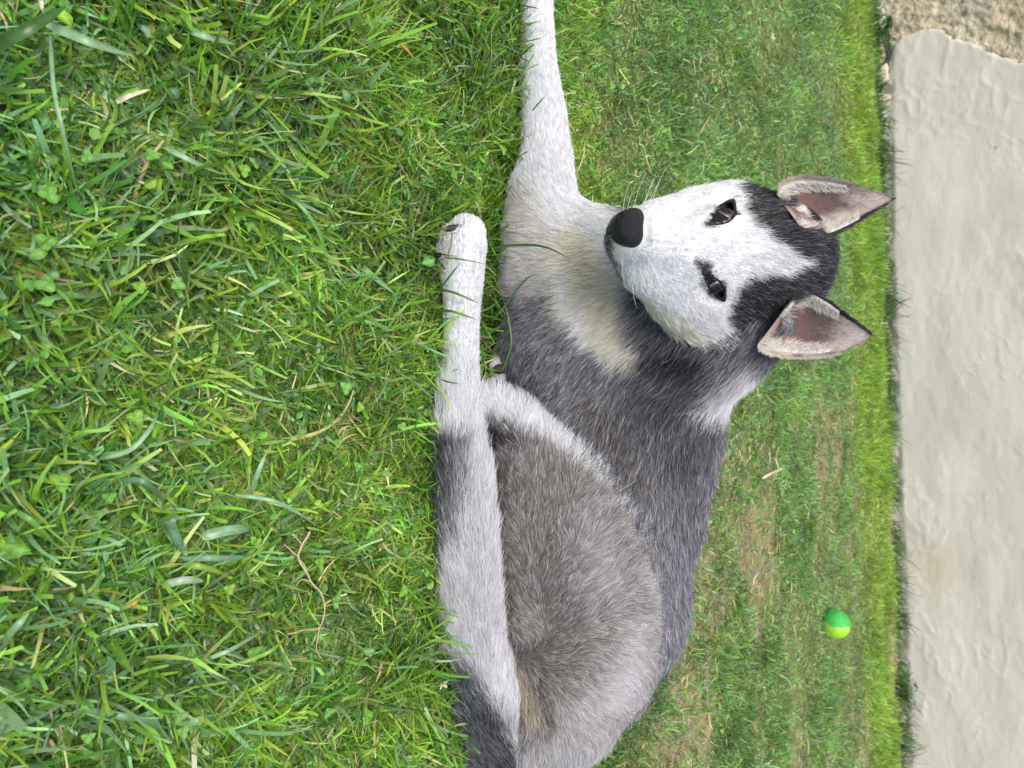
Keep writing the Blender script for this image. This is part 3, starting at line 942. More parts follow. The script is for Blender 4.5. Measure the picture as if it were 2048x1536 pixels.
wr = np.random.default_rng(9)
wp, wn_ = [], []
for k in range(22):
    X = wr.uniform(1245, 1310); up = k % 2 == 0
    Y = (wr.uniform(412, 432) if up else wr.uniform(505, 560))
    d_ = 0.60
    p0 = C3(X, Y, 0.5)
    ds_ = np.linspace(0.55, 0.72, 400)
    cand = np.stack([(X - 1024) / FPX * ds_, (768 - Y) / FPX * ds_, ds_], 1)
    v_ = part_sdf(cand, ['head'])[1]
    if v_.min() > 0: continue
    p0 = cand[np.argmax(v_ < 0)]
    nv = body_normals(p0[None])[0]
    dr = nv * 0.8 + np.array([0.25, 0.5 if up else -0.5, 0.1]) + wr.normal(0, .12, 3)
    dr /= np.linalg.norm(dr)
    L_ = wr.uniform(0.018, 0.034)
    t_ = np.linspace(0, 1, 6)[:, None]
    wp.append(p0 + dr * L_ * t_ + np.array([0.006, 0, 0.004]) * t_ ** 2)
wp = np.array(wp)
hair_obj("whiskers", from_cam(wp), np.tile(np.linspace(0.00020, 0.00006, 6), (len(wp), 1)), {"root_col": np.full((len(wp), 3), 0.6), "tip_col": np.full((len(wp), 3), 0.75)}, M_fur, dog)

# ------------------------------------------------------------------ eyes
def uv_sphere(c, r, axis, n=24, m=32):
    """sphere with pole along axis"""
    axis = np.array(axis, float); axis /= np.linalg.norm(axis)
    u = np.cross(axis, [0, 1, 0.01]); u /= np.linalg.norm(u)
    v = np.cross(axis, u)
    th = np.linspace(0, math.pi, n)
    ph = np.linspace(0, 2 * math.pi, m, endpoint=False)
    V = []
    for a in th:
        for b in ph:
            V.append(c + r * (math.cos(a) * axis + math.sin(a) * (math.cos(b) * u + math.sin(b) * v)))
    Q = []
    for i in range(n - 1):
        for j in range(m):
            a, b = i * m + j, i * m + (j + 1) % m
            Q.append((a, a + m, b + m, b))
    return np.array(V), np.array(Q), th

def surf_depth(X, Y, lo=0.5, hi=0.8):
    ds_ = np.linspace(lo, hi, 900)
    P = np.stack([(X - 1024) / FPX * ds_, (768 - Y) / FPX * ds_, ds_], 1)
    NEG_ON[0] = False
    v = part_sdf(P, ['head', 'trunk'])[1]
    NEG_ON[0] = True
    i = np.argmax(v < 0)
    return ds_[i] if v[i] < 0 else hi

M_eyeball, nt_, b_ = mat_base("eyeball")
a_ = nn(nt_, "ShaderNodeAttribute"); a_.attribute_name = "col"
nt_.links.new(a_.outputs["Color"], b_.inputs["Base Color"])
b_.inputs["Roughness"].default_value = 0.06
b_.inputs["Specular IOR Level"].default_value = 0.30
b_.inputs["Coat Weight"].default_value = 0.0
b_.inputs["Coat Roughness"].default_value = 0.03
for (ex, ey), lidpts in (((1452, 424), LIDS['u']), ((1432, 577), LIDS['l'])):
    d0 = surf_depth(ex, ey)
    ps = C3(ex, ey, d0)
    NEG_ON[0] = False
    nrm_ = body_normals(ps[None])[0]
    NEG_ON[0] = True
    c = ps - nrm_ * 0.0072
    gaze = nrm_ * 0.9 - 0.1 * c / np.linalg.norm(c); gaze /= np.linalg.norm(gaze)
    V, Q, th = uv_sphere(c, 0.0106, gaze)
    m = 32
    thv = np.repeat(th, m)
    colr = np.where((thv < 0.33)[:, None], np.array([[0.004, 0.004, 0.005]]), np.where((thv < 0.58)[:, None], np.array([[0.016, 0.009, 0.006]]), np.array([[0.10, 0.09, 0.10]])))
    V = V + gaze * (np.clip(0.5 - thv, 0, 1) ** 2 * 0.0025)[:, None]
    mesh_obj("eye", from_cam(V), Q, M_eyeball, dog, col=colr)
    # eyelids: a rolled rim round the almond opening with a skirt that runs back under the fur
    p = np.array(lidpts, float)
    k = len(p)
    tt = np.linspace(0, k, 48, endpoint=False)
    i0 = tt.astype(int) % k; f = (tt - tt.astype(int))[:, None]
    def cr(i): return p[(i0 + i) % k]
    cur = 0.5 * (2 * cr(0) + (cr(1) - cr(-1)) * f + (2 * cr(-1) - 5 * cr(0) + 4 * cr(1) - cr(2)) * f ** 2 + (-cr(-1) + 3 * cr(0) - 3 * cr(1) + cr(2)) * f ** 3)
    cen = cur.mean(0)
    rings = []
    def eye_d(X, Y):   # depth of eyeball front at the pixel
        o = np.stack([(X - 1024) / FPX, (768 - Y) / FPX, np.ones(len(X))], 1)
        A = (o * o).sum(1); B = -2 * (o @ c); Cc = c @ c - 0.0106 ** 2
        D = B * B - 4 * A * Cc
        return np.where(D > 0, (-B - np.sqrt(np.maximum(D, 0))) / (2 * A), c[2])
    for sc, dz in ((0.92, 0.0010), (0.93, -0.0004), (1.0, -0.0012), (1.10, -0.0012), (1.22, -0.0004), (1.34, 0.002)):
        q = cen + (cur - cen) * sc
        if sc < 1.1:
            d = np.minimum(eye_d(q[:, 0], q[:, 1]), np.array([surf_depth(x, y) for x, y in q]) + 0.0012) + dz
        else:
            sdp = np.array([surf_depth(x, y) for x, y in q])
            ed = eye_d(q[:, 0], q[:, 1])
            w = min(1, (sc - 1.0) / 0.22)
            d = np.minimum(ed, sdp + 0.0012) * (1 - w) + sdp * w + dz
        rings.append(np.stack([(q[:, 0] - 1024) / FPX * d, (768 - q[:, 1]) / FPX * d, d], 1))
    V = np.concatenate(rings)
    Q = []
    for a in range(len(rings) - 1):
        for j in range(48):
            Q.append((a * 48 + j, a * 48 + (j + 1) % 48, (a + 1) * 48 + (j + 1) % 48, (a + 1) * 48 + j))
    mesh_obj("eyelid", from_cam(V), np.array(Q), M_lid, dog)

# ------------------------------------------------------------------ claws and pads
def tube(pts, rads, m=8):
    pts = np.array(pts, float); rads = np.array(rads, float)
    V, Q = [], []
    up = np.array([0.3, 0.2, 1.0])
    for i, p in enumerate(pts):
        t = pts[min(i + 1, len(pts) - 1)] - pts[max(i - 1, 0)]
        t /= np.linalg.norm(t)
        u = np.cross(t, up); u /= np.linalg.norm(u); v = np.cross(t, u)
        for j in range(m):
            a = 2 * math.pi * j / m
            V.append(p + rads[i] * (math.cos(a) * u + math.sin(a) * v))
    for i in range(len(pts) - 1):
        for j in range(m):
            Q.append((i * m + j, i * m + (j + 1) % m, (i + 1) * m + (j + 1) % m, (i + 1) * m + j))
    return np.array(V), np.array(Q)

for pts in ([(900, 470, .735), (888, 478, .735), (880, 492, .738)], [(884, 508, .738), (876, 512, .738), (868, 506, .742)], [(893, 452, .742), (884, 456, .742), (877, 468, .745)]):
    V, Q = tube([W(*p) for p in pts], [0.0030, 0.0024, 0.0006])
    mesh_obj("claw", V, Q, M_claw, dog)
V, Q, _ = uv_sphere(C3(905, 457, 0.731), 0.0075, (0, 0, -1), 12, 16)
cc = C3(905, 457, 0.731)
V = cc + (V - cc) * np.array([1.0, 0.5, 0.45])
mesh_obj("paw_pad", from_cam(V), Q, M_pad, dog)
cc = C3(1000, 738, 0.7845)
V, Q, _ = uv_sphere(cc, 0.0075, (0, 0, -1), 12, 16)
V = cc + (V - cc) * np.array([1.0, 0.75, 0.5])
mesh_obj("paw_pad", from_cam(V), Q, M_pad, dog)

# ------------------------------------------------------------------ ground
Lw, Rw = G(1748, 0), G(1806, 1536)             # foot of the wall
wall_dir = (Rw - Lw) / np.linalg.norm(Rw - Lw)
wall_n = np.array([wall_dir[1], -wall_dir[0], 0])  # towards the camera
def wall_s(P): return (P - Lw) @ wall_dir
def wall_dist(P): return (P - Lw) @ wall_n        # distance in front of the wall

def soil_h(x, y):
    P = np.stack([x, y], -1)
    return 0.006 * fbm(P, 6, 3, 3) + 0.002 * noise(P, 60, 9) - 0.004

def bare(P):
    P = np.asarray(P, float)
    return _bare(P) * (np.abs(P[:, 0]) < 1.7)

def _bare(P):
    """0..1 how bare and brown the lawn is"""
    X, Y, d = PX(P)
    q = np.stack([P[:, 0] * 0.30, P[:, 1] * 1.2], 1)
    n = fbm(np.stack([X * 0.35, Y * 0.12], 1), 0.035, 3, 77) if False else fbm(q, 11, 3, 77)
    far = np.clip((P[:, 1] - 0.85) / 0.15, 0, 1) * np.clip((wall_dist(P) - 0.30) / 0.12, 0, 1)
    side = np.clip((P[:, 0] - (-0.02)) / 0.2, 0, 1)
    b = np.clip((n + 0.16) * 3.0, 0, 1) * far * side * 1.0
    near = np.clip(fbm(P[:, :2], 14, 3, 78) * 3 - 0.9, 0, 1) * 0.5 * (P[:, 1] < 0.9)
    edge = np.clip((0.10 - wall_dist(P) + 0.03 * noise(P[:, :2], 12, 6)) / 0.03, 0, 1) * np.clip((P[:, 0] - 0.2) / 0.2, 0, 1) * 0.9
    ballx, bally = 0.31 * 1.73, 1.60
    X_, Y_, _d = PX(P)
    b = b * (1 - 0.85 * np.clip(1.4 - np.hypot((X_ - 1650) / 90, (Y_ - 1250) / 150), 0, 1)) * 0.85
    return np.clip(b + near + edge, 0, 1)

def axis_pts(lo, hi, a, b, fine, coarse):
    return np.unique(np.concatenate([np.arange(lo, a, coarse), np.arange(a, b, fine), np.arange(b, hi + coarse, coarse)]))
gx = axis_pts(-30, 30, -1.6, 1.6, 0.012, 1.0)
gy = axis_pts(-30, 30, 0.0, 2.6, 0.012, 1.0)
XX, YY = np.meshgrid(gx, gy, indexing='ij')
V = np.stack([XX.ravel(), YY.ravel(), soil_h(XX.ravel(), YY.ravel())], 1)
F = sheet_quads(len(gx), len(gy))[:, ::-1]
bb = bare(V)[:, None]
n1 = (fbm(V[:, :2], 40, 3, 5)[:, None] + 1) / 2
inlawn = ((np.abs(V[:, 0]) < 3.0) & (V[:, 1] > -0.7) & (V[:, 1] < 2.7))[:, None]
csoil = np.array([0.13, 0.14, 0.055]) * (1 - bb) + np.array([0.27, 0.215, 0.145]) * bb
csoil = np.where(inlawn, csoil, np.array([0.05, 0.10, 0.02])) * (0.6 + 0.8 * n1)
M_soil = simple_mat("soil", (0.1, 0.1, 0.1), rough=0.95, spec=0.15, attr=True, bump=0.9, bscale=180, var=0.5)
ground = mesh_obj("ground", V, F, M_soil, None, col=csoil)
tag(ground, "brown soil and thatch under the lawn", None, kind='structure')

# ------------------------------------------------------------------ grass
def blades(base, az, L, lean, bend, wid, roll, cb, ct, nl=4, cut=None):
    """(N,...) arrays -> verts, quads, colours"""
    N = len(base)
    s = np.linspace(0, 1, nl)
    P = np.zeros((N, nl, 3)); Tn = np.zeros((N, nl, 3))
    P[:, 0] = base
    curl = np.sin(base[:, 0] * 9173.0 + base[:, 1] * 5171.0) * 1.5
    for i in range(nl):
        aa = az + curl * s[i]
        h = np.stack([np.cos(aa), np.sin(aa), np.zeros(N)], 1)
        phi = lean + bend * s[i]
        Tn[:, i] = h * np.sin(phi)[:, None] + np.array([0, 0, 1.0]) * np.cos(phi)[:, None]
        if i: P[:, i] = P[:, i - 1] + (Tn[:, i - 1] + Tn[:, i]) * 0.5 * (L / (nl - 1))[:, None]
    P[..., 2] = np.maximum(P[..., 2], 0.0015)
    side = np.stack([-np.sin(az), np.cos(az), np.zeros(N)], 1)[:, None]
    nrm = np.cross(Tn, np.broadcast_to(side, Tn.shape))
    a = roll[:, None, None] + (s * 0.6)[None, :, None] * np.sign(roll)[:, None, None]
    sv = side * np.cos(a) + nrm * np.sin(a)
    prof = np.interp(s, [0, 0.3, 0.7, 1], [0.75, 1.0, 0.85, 0.06])[None]
    if cut is not None:
        pc = np.interp(s, [0, 0.3, 0.7, 1], [0.75, 1.0, 0.95, 0.75])[None]
        prof = np.where(cut[:, None], pc, prof)
    w = wid[:, None] * prof * 0.5
    A = P - sv * w[..., None]; B = P + sv * w[..., None]
    V = np.stack([A, B], 2).reshape(-1, 3)
    o = (np.arange(N) * nl * 2)[:, None, None]
    k = (np.arange(nl - 1) * 2)[None, :, None]
    Q = (o + k + np.array([0, 1, 3, 2])[None, None]).reshape(-1, 4)
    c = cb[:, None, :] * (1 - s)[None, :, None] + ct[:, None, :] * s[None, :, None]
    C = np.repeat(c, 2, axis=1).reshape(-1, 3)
    return V, Q, C, P

GP = np.array([[0.175, 0.370, 0.050], [0.260, 0.430, 0.050], [0.200, 0.370, 0.165], [0.090, 0.215, 0.045], [0.360, 0.500, 0.140], [0.50, 0.44, 0.24], [0.28, 0.19, 0.09]])
def grass_cols(P, n, r):
    """palette choice by place"""
    X, Y, d = PX(P)
    q = P[:, :2]
    n1 = fbm(q, 9, 3, 101); n2 = fbm(q, 16, 2, 102)
    wd = wall_dist(P)
    lime = np.clip((0.42 - wd) / 0.15, 0, 1) * np.clip((wd - 0.03) / 0.06, 0, 1)
    mid = np.clip((P[:, 1] - 0.8) / 0.1, 0, 1) * (1 - lime)
    near = np.clip((0.50 - P[:, 1]) / 0.35, 0, 1)
    b = bare(P)
    w = np.stack([0.9 + n1 * 0.5 + lime * 0.8,
                  0.65 + n2 * 0.9 + lime * 3.0 - mid * 0.35,
                  0.28 - n1 * 0.5 + mid * 0.9 + near * 0.9 + 0.15,
                  0.45 - n2 * 0.3 + mid * 0.3 - lime * 0.3,
                  0.30 + n1 * 0.5 + lime * 1.2 - mid * 0.25,
                  0.15 + b * 1.3 - lime * 0.1,
                  0.08 + b * 0.8 - lime * 0.05], 1)
    w = np.clip(w, 0.01, None)
    w = np.cumsum(w / w.sum(1, keepdims=True), 1)
    k = (r.random((n, 1)) > w).sum(1)
    c = GP[np.clip(k, 0, 6)]
    dull = (mid * (1 - lime) * 0.18)[:, None]
    g_ = c.mean(1, keepdims=True)
    c = c * (1 - dull) + (g_ * np.array([0.75, 1.3, 0.75])) * dull
    c = c * (1 + 0.45 * fbm(q, 16, 2, 107))[:, None]
    c = c * (1 + near[:, None] * np.array([0.06, 0.06, 0.12])) * np.exp(r.normal(0, 0.30, (n, 1))) * (1 + r.normal(0, 0.07, (n, 3)))
    return np.clip(c, 0.005, 0.7), k

def dog_clear(P, margin):
    """True where points (N,K,3) keep clear of the dog"""
    n, k = P.shape[:2]
    q = to_cam(P.reshape(-1, 3))
    ok = np.ones(len(q), bool)
    X = 1024 + FPX * q[:, 0] / q[:, 2]; Y = 768 - FPX * q[:, 1] / q[:, 2]
    m = (X > 830) & (X < 1450) & (Y > -250) & (Y < 1800) & (q[:, 2] > 0.6) & (q[:, 2] < 1.1)
    if m.any():
        v = np.concatenate([part_sdf(c, PORDER[:-1])[1] for c in np.array_split(q[m], max(1, m.sum() // 200000))])
        ok[m] = v > margin
    return ok.reshape(n, k)

def lawn(name, label, N, ylo, yhi, xhalf, Lr, Wr, nl, seed, leanr, zmax_tilt=0.0, dens=None, cutp=0.5, wallward=False):
    r = np.random.default_rng(seed)
    y = r.uniform(ylo, yhi, N)
    x = r.uniform(-1, 1, N) * (xhalf[0] + xhalf[1] * y)
    P = np.stack([x, y, np.zeros(N)], 1)
    keep = wall_dist(P) > 0.004
    b = bare(P)
    keep &= r.random(N) > b * 0.72
    if dens is not None: keep &= r.random(N) < dens(P)
    P = P[keep]; n = len(P)
    P[:, 2] = soil_h(P[:, 0], P[:, 1])
    c, k = grass_cols(P, n, r)
    dry = k >= 5
    cl = np.floor(P[:, :2] / 0.018).astype(np.int64)
    hz = _hash(cl[:, 0], cl[:, 1], cl[:, 0] * 0, 5)
    az = hz * 2 * math.pi + r.normal(0, 1.0, n)
    L = r.uniform(Lr[0], Lr[1], n) * (0.85 + 0.6 * fbm(P[:, :2], 10, 2, 55))
    wd = wall_dist(P)
    tall = np.clip((0.35 - wd) / 0.2, 0, 1)
    L = L * (1 + 0.35 * tall * (wd > 0.06))
    lean = r.uniform(leanr[0], leanr[1], n) * (1 - 0.45 * tall)
    bend = r.normal(0.45, 0.5, n)
    wid = r.uniform(Wr[0], Wr[1], n) * np.where(dry, 0.7, 1) * (1 + 0.45 * np.clip((0.52 - P[:, 1]) / 0.4, 0, 1))
    lean = np.where(dry, r.uniform(0.9, 1.5, n), lean)
    roll = r.normal(0, 0.7, n)
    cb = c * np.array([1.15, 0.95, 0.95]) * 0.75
    cut = r.random(n) < cutp
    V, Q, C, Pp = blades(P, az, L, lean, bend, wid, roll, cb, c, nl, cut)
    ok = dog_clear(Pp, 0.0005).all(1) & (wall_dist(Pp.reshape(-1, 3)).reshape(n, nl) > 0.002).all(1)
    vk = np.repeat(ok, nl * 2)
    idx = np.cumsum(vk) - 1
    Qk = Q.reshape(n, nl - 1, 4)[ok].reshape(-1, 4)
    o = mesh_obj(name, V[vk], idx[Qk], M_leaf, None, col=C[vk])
    tag(o, label, "grass", kind='stuff')
    return o

lawn("near_grass", "thick green lawn grass in front of the puppy", 72000, 0.0, 0.70, (0.25, 0.60), (0.022, 0.062), (0.0012, 0.0032), 6, 11, (0.4, 1.45))
lawn("short_grass", "fine low grass between the broader blades in front of the puppy", 60000, 0.0, 0.80, (0.25, 0.60), (0.010, 0.024), (0.0009, 0.0019), 3, 12, (0.3, 1.4))
lawn("far_grass", "clipped lawn grass behind the puppy up to the wall", 250000, 0.70, 2.42, (0.25, 0.52), (0.014, 0.030), (0.0011, 0.0024), 4, 13, (0.15, 1.2))

lawn("outer_grass", "lawn grass spreading out to both sides of the puppy", 90000, -0.6, 2.45, (1.6, 0.55), (0.022, 0.045), (0.0026, 0.0050), 3, 15, (0.3, 1.3),
     dens=lambda P: ((np.abs(P[:, 0]) > 0.22 + 0.50 * np.clip(P[:, 1], 0, 9)) | (P[:, 1] < 0.02)) * 1.0)

# long coarse blades lying in the foreground
lawn("coarse_grass", "long coarse bluish grass blades in the foreground", 6500, 0.0, 0.54, (0.25, 0.6), (0.035, 0.08), (0.003, 0.0056), 8, 14, (0.8, 1.45), cutp=0.4,
     dens=lambda P: np.clip(0.35 + fbm(P[:, :2], 9, 2, 61) * 1.8, 0, 1) * np.clip((0.48 - P[:, 1]) / 0.15, 0.05, 1))

def body_edge_grass():
    r = np.random.default_rng(31)
    n = 60000
    P = np.stack([r.uniform(-0.55, 0.5, n), r.uniform(0.42, 0.80, n), np.full(n, 0.008)], 1)
    v = part_sdf(to_cam(P), PORDER[:-1])[1]
    gx_, gy_, _ = PX(P)
    k = (v > 0.002) & (v < 0.022) & (r.random(n) < (0.25 + 0.5 * (noise(P[:, :2], 45, 3) > 0)) * np.clip(np.hypot(gx_ - 975, gy_ - 745) / 70 - 0.5, 0, 1) * np.where(gx_ < 900, 0.6, 1))
    P = P[k]; n = len(P)
    P[:, 2] = soil_h(P[:, 0], P[:, 1])
    c, _ = grass_cols(P, n, r)
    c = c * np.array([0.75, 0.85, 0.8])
    V, Q, C, Pp = blades(P, r.uniform(0, 6.28, n), r.uniform(0.02, 0.055, n), r.uniform(0.05, 0.7, n), r.normal(0.4, 0.5, n),
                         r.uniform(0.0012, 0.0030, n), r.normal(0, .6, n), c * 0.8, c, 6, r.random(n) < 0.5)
    ok = dog_clear(Pp, 0.0015).all(1)
    vk = np.repeat(ok, 12); idx = np.cumsum(vk) - 1
    o = mesh_obj("edge_grass", V[vk], idx[Q.reshape(n, 5, 4)[ok].reshape(-1, 4)], M_leaf, None, col=C[vk])
    tag(o, "taller grass standing up close around the lying puppy", "grass", kind='stuff')
body_edge_grass()

# ------------------------------------------------------------------ wall
def wall_pt(s, z, out):
    s, z, out = np.broadcast_arrays(s, z, out)
    return Lw + s[..., None] * wall_dir + z[..., None] * np.array([0, 0, 1.0]) + out[..., None] * wall_n

def wall_sz(X, Y):
    """picture point -> (s, z) on the wall face"""
    o = W(X, Y, 1.0) - CAM
    t = ((Lw - CAM) @ wall_n) / (o @ wall_n)
    P = CAM + o * t
    return (P - Lw) @ wall_dir, P[2]

def attr_bump_mat(name, scale, strength, dist, rough, var, streak=False):
    m, nt, b = mat_base(name)
    a = nn(nt, "ShaderNodeAttribute"); a.attribute_name = "col"
    tc = nn(nt, "ShaderNodeTexCoord")
    mp = nn(nt, "ShaderNodeMapping")
    mp.inputs["Scale"].default_value = (1, 1, 2.2) if streak else (1, 1, 1)
    nt.links.new(tc.outputs["Object"], mp.inputs["Vector"])
    n1 = nn(nt, "ShaderNodeTexNoise"); n1.inputs["Scale"].default_value = scale; n1.inputs["Detail"].default_value = 8
    n1.inputs["Roughness"].default_value = 0.65
    n2 = nn(nt, "ShaderNodeTexNoise"); n2.inputs["Scale"].default_value = scale * 0.12; n2.inputs["Detail"].default_value = 6
    for n in (n1, n2): nt.links.new(mp.outputs[0], n.inputs["Vector"])
    mr = nn(nt, "ShaderNodeMapRange"); mr.inputs["To Min"].default_value = 1 - var; mr.inputs["To Max"].default_value = 1 + var
    mr.inputs["From Min"].default_value = 0.3; mr.inputs["From Max"].default_value = 0.7
    nt.links.new(n2.outputs["Fac"], mr.inputs["Value"])
    mx = nn(nt, "ShaderNodeMix", data_type='RGBA', blend_type='MULTIPLY'); mx.inputs[0].default_value = 1
    nt.links.new(a.outputs["Color"], mx.inputs[6]); nt.links.new(mr.outputs[0], mx.inputs[7])
    nt.links.new(mx.outputs[2], b.inputs["Base Color"])
    bp = nn(nt, "ShaderNodeBump"); bp.inputs["Strength"].default_value = strength; bp.inputs["Distance"].default_value = dist
    nt.links.new(n1.outputs["Fac"], bp.inputs["Height"]); nt.links.new(bp.outputs[0], b.inputs["Normal"])
    b.inputs["Roughness"].default_value = rough
    b.inputs["Specular IOR Level"].default_value = 0.25
    return m
M_smooth = attr_bump_mat("smooth_render", 70, 0.25, 0.003, 0.8, 0.06, True)
M_rough = attr_bump_mat("rough_render", 150, 1.0, 0.010, 0.95, 0.16)

wall = empty("house_wall", Lw, "weathered cream rendered wall with a smooth repaired panel behind the lawn", "wall")
# edge of the smooth coat: ragged line left of which the rough coat shows
edge_px = [(1700, 250), (1755, 235), (1772, 175), (1780, 110), (1800, 72), (1830, 62), (1880, 58), (1905, 78), (1940, 88), (1985, 105), (2048, 128), (2300, 230)]
esz = np.array([wall_sz(x, y) for x, y in edge_px])
def edge_s(z):
    return np.interp(z, esz[:, 1], esz[:, 0])
sm, sM, zM = -1.2, 3.4, 0.66
def coat_grid(s0, s1, z0, z1, h):
    s = np.arange(s0, s1 + h, h); z = np.arange(z0, z1 + h, h)
    S, Z = np.meshgrid(s, z, indexing='ij')
    return S, Z
# rough coat
S, Z = coat_grid(-1.3, 0.75, -0.03, 0.66, 0.0040)
P2 = np.stack([S.ravel(), Z.ravel()], 1)
pq = P2 + 0.01 * np.stack([noise(P2, 30, 3), noise(P2, 30, 4)], 1)
rough_h = 0.010 * fbm(pq * np.array([1.25, 1.0]), 46, 4, 21, 0.75) - 0.010 * np.clip(noise(P2, 22, 29) - 0.55, 0, 1)
crk = np.array([wall_sz(x, y) for x, y in [(1772, 40), (1768, 80), (1774, 110), (1768, 125), (1758, 140), (1752, 185), (1757, 215), (1752, 245)]])
def seg_d(P, L):
    best = None
    for a, b in zip(L[:-1], L[1:]):
        e = b - a; t = np.clip(((P - a) @ e) / (e @ e), 0, 1)
        d_ = np.linalg.norm(P - a - t[:, None] * e, axis=1)
        best = d_ if best is None else np.minimum(best, d_)
    return best
cd = seg_d(P2 + 0.004 * np.stack([noise(P2, 60, 13), noise(P2, 60, 14)], 1), crk)
crack = np.clip(1 - cd / 0.011, 0, 1)
rough_h = rough_h - 0.035 * crack
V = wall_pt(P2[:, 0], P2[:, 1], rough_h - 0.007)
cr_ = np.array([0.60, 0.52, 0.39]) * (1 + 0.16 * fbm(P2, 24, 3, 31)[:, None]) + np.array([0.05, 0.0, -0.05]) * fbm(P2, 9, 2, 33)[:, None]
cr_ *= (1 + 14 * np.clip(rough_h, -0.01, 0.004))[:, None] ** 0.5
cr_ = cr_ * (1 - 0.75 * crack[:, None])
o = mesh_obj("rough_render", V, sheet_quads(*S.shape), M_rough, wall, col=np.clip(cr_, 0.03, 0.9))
# smooth coat with a broken edge
hs_ = 0.0045
S, Z = coat_grid(-0.1, 3.0, -0.03, 0.66, hs_)
P2 = np.stack([S.ravel(), Z.ravel()], 1)
rag = 0.010 * fbm(P2, 45, 3, 41)
inside = P2[:, 0] - edge_s(P2[:, 1]) + rag
flat = 0.0040 * fbm(P2 * np.array([0.6, 1.4]), 6, 4, 43) + 0.0003 * noise(P2 * np.array([1, 2.0]), 40, 45)
rn = fbm(P2, 11, 3, 47)
ridge = np.exp(-(rn / 0.010) ** 2) * 0.0014 * np.clip(noise(P2, 5, 49) * 2.2, 0, 1)
flake = 0.0006 * (np.clip((fbm(P2, 7, 3, 51) - 0.18) * 40, 0, 1))
lip = np.clip((inside + 0.002) / 0.005, 0, 1) ** 0.5
crease = 0.0017 * (1 - np.abs(fbm(P2 * np.array([1.0, 1.6]), 13, 3, 71)) * 3).clip(0, 1) ** 2 * np.clip(fbm(P2, 4, 2, 72) * 3 + 0.4, 0, 1)
hgt = flat + crease + ridge - flake + 0.006 * lip - 0.006
keepv = (inside > -0.004)
# damaged foot of the coat
foot = np.clip(1 - (P2[:, 1] - 0.010 - 0.03 * np.clip(0.7 - P2[:, 0], 0, 0.6)) / 0.02, 0, 1)
hgt = hgt - foot * (0.004 + 0.006 * (fbm(P2, 30, 3, 53) > 0)) 
V = wall_pt(P2[:, 0], P2[:, 1], hgt)
warm = np.clip(1 - (inside / 0.25), 0, 1)[:, None]
cs = np.array([0.535, 0.50, 0.44]) * (1 + 0.13 * fbm(P2 * np.array([0.5, 2.5]), 9, 5, 57)[:, None]) * (1 + 45 * np.minimum(ridge, 0.002) * 1.5)[:, None]
cs = cs * (1 - 0.25 * warm) + np.array([0.53, 0.49, 0.42]) * 0.25 * warm
st_s, st_z = wall_sz(1870, 1140)
stain = np.exp(-(((P2[:, 0] - st_s) / 0.075) ** 2 + ((P2[:, 1] - st_z) / 0.05) ** 2)) * np.clip(0.75 + 0.8 * fbm(P2 * np.array([1, 6]), 16, 3, 59), 0, 1)
st2 = 0.35 * np.clip(fbm(P2 * np.array([0.6, 3]), 5, 3, 63) - 0.1, 0, 1)
cs = cs * (1 - np.clip(stain * 0.7 + st2, 0, 1)[:, None]) + np.array([0.47, 0.36, 0.24]) * (stain * 0.7)[:, None] + np.array([0.58, 0.53, 0.45]) * st2[:, None]
low = np.clip(foot * (0.5 + 0.7 * fbm(P2, 25, 3, 65)), 0, 1)[:, None]
cs = cs * (1 - low * 0.45) + np.array([0.30, 0.26, 0.20]) * low * 0.45
Q = sheet_quads(*S.shape)
Q = Q[keepv[Q].all(1)]
used = np.unique(Q)
mp_ = -np.ones(len(V), int); mp_[used] = np.arange(len(used))
mesh_obj("smooth_render", V[used], mp_[Q], M_smooth, wall, col=np.clip(cs, 0.02, 0.9)[used])
# the rest of the wall: solid masonry behind and above
def box(lo, hi):
    x0, y0, z0 = lo; x1, y1, z1 = hi
    V = np.array([(x, y, z) for x in (x0, x1) for y in (y0, y1) for z in (z0, z1)], float)
    F = np.array([(0, 1, 3, 2), (4, 6, 7, 5), (0, 4, 5, 1), (2, 3, 7, 6), (0, 2, 6, 4), (1, 5, 7, 3)])
    return V, F
def wall_box(s0, s1, z0, z1, o0, o1):
    V, F = box((s0, z0, o0), (s1, z1, o1))
    return wall_pt(V[:, 0], V[:, 1], V[:, 2]), F
V, F = wall_box(-9, 11, -0.1, 3.2, -0.4, -0.03)
mesh_obj("masonry_core", V, F, M_smooth, wall, col=np.tile([0.6, 0.56, 0.5], (len(V), 1)), smooth=False)
for a, b, z0, z1 in ((-9, 11, zM - 0.005, 3.2), (-9, -1.29, -0.1, zM - 0.005), (2.99, 11, -0.1, zM - 0.005)):
    V, F = wall_box(a, b, z0, z1, -0.03, -0.001)
    mesh_obj("upper_render", V, F, M_smooth, wall, col=np.tile([0.62, 0.59, 0.53], (len(V), 1)), smooth=False)

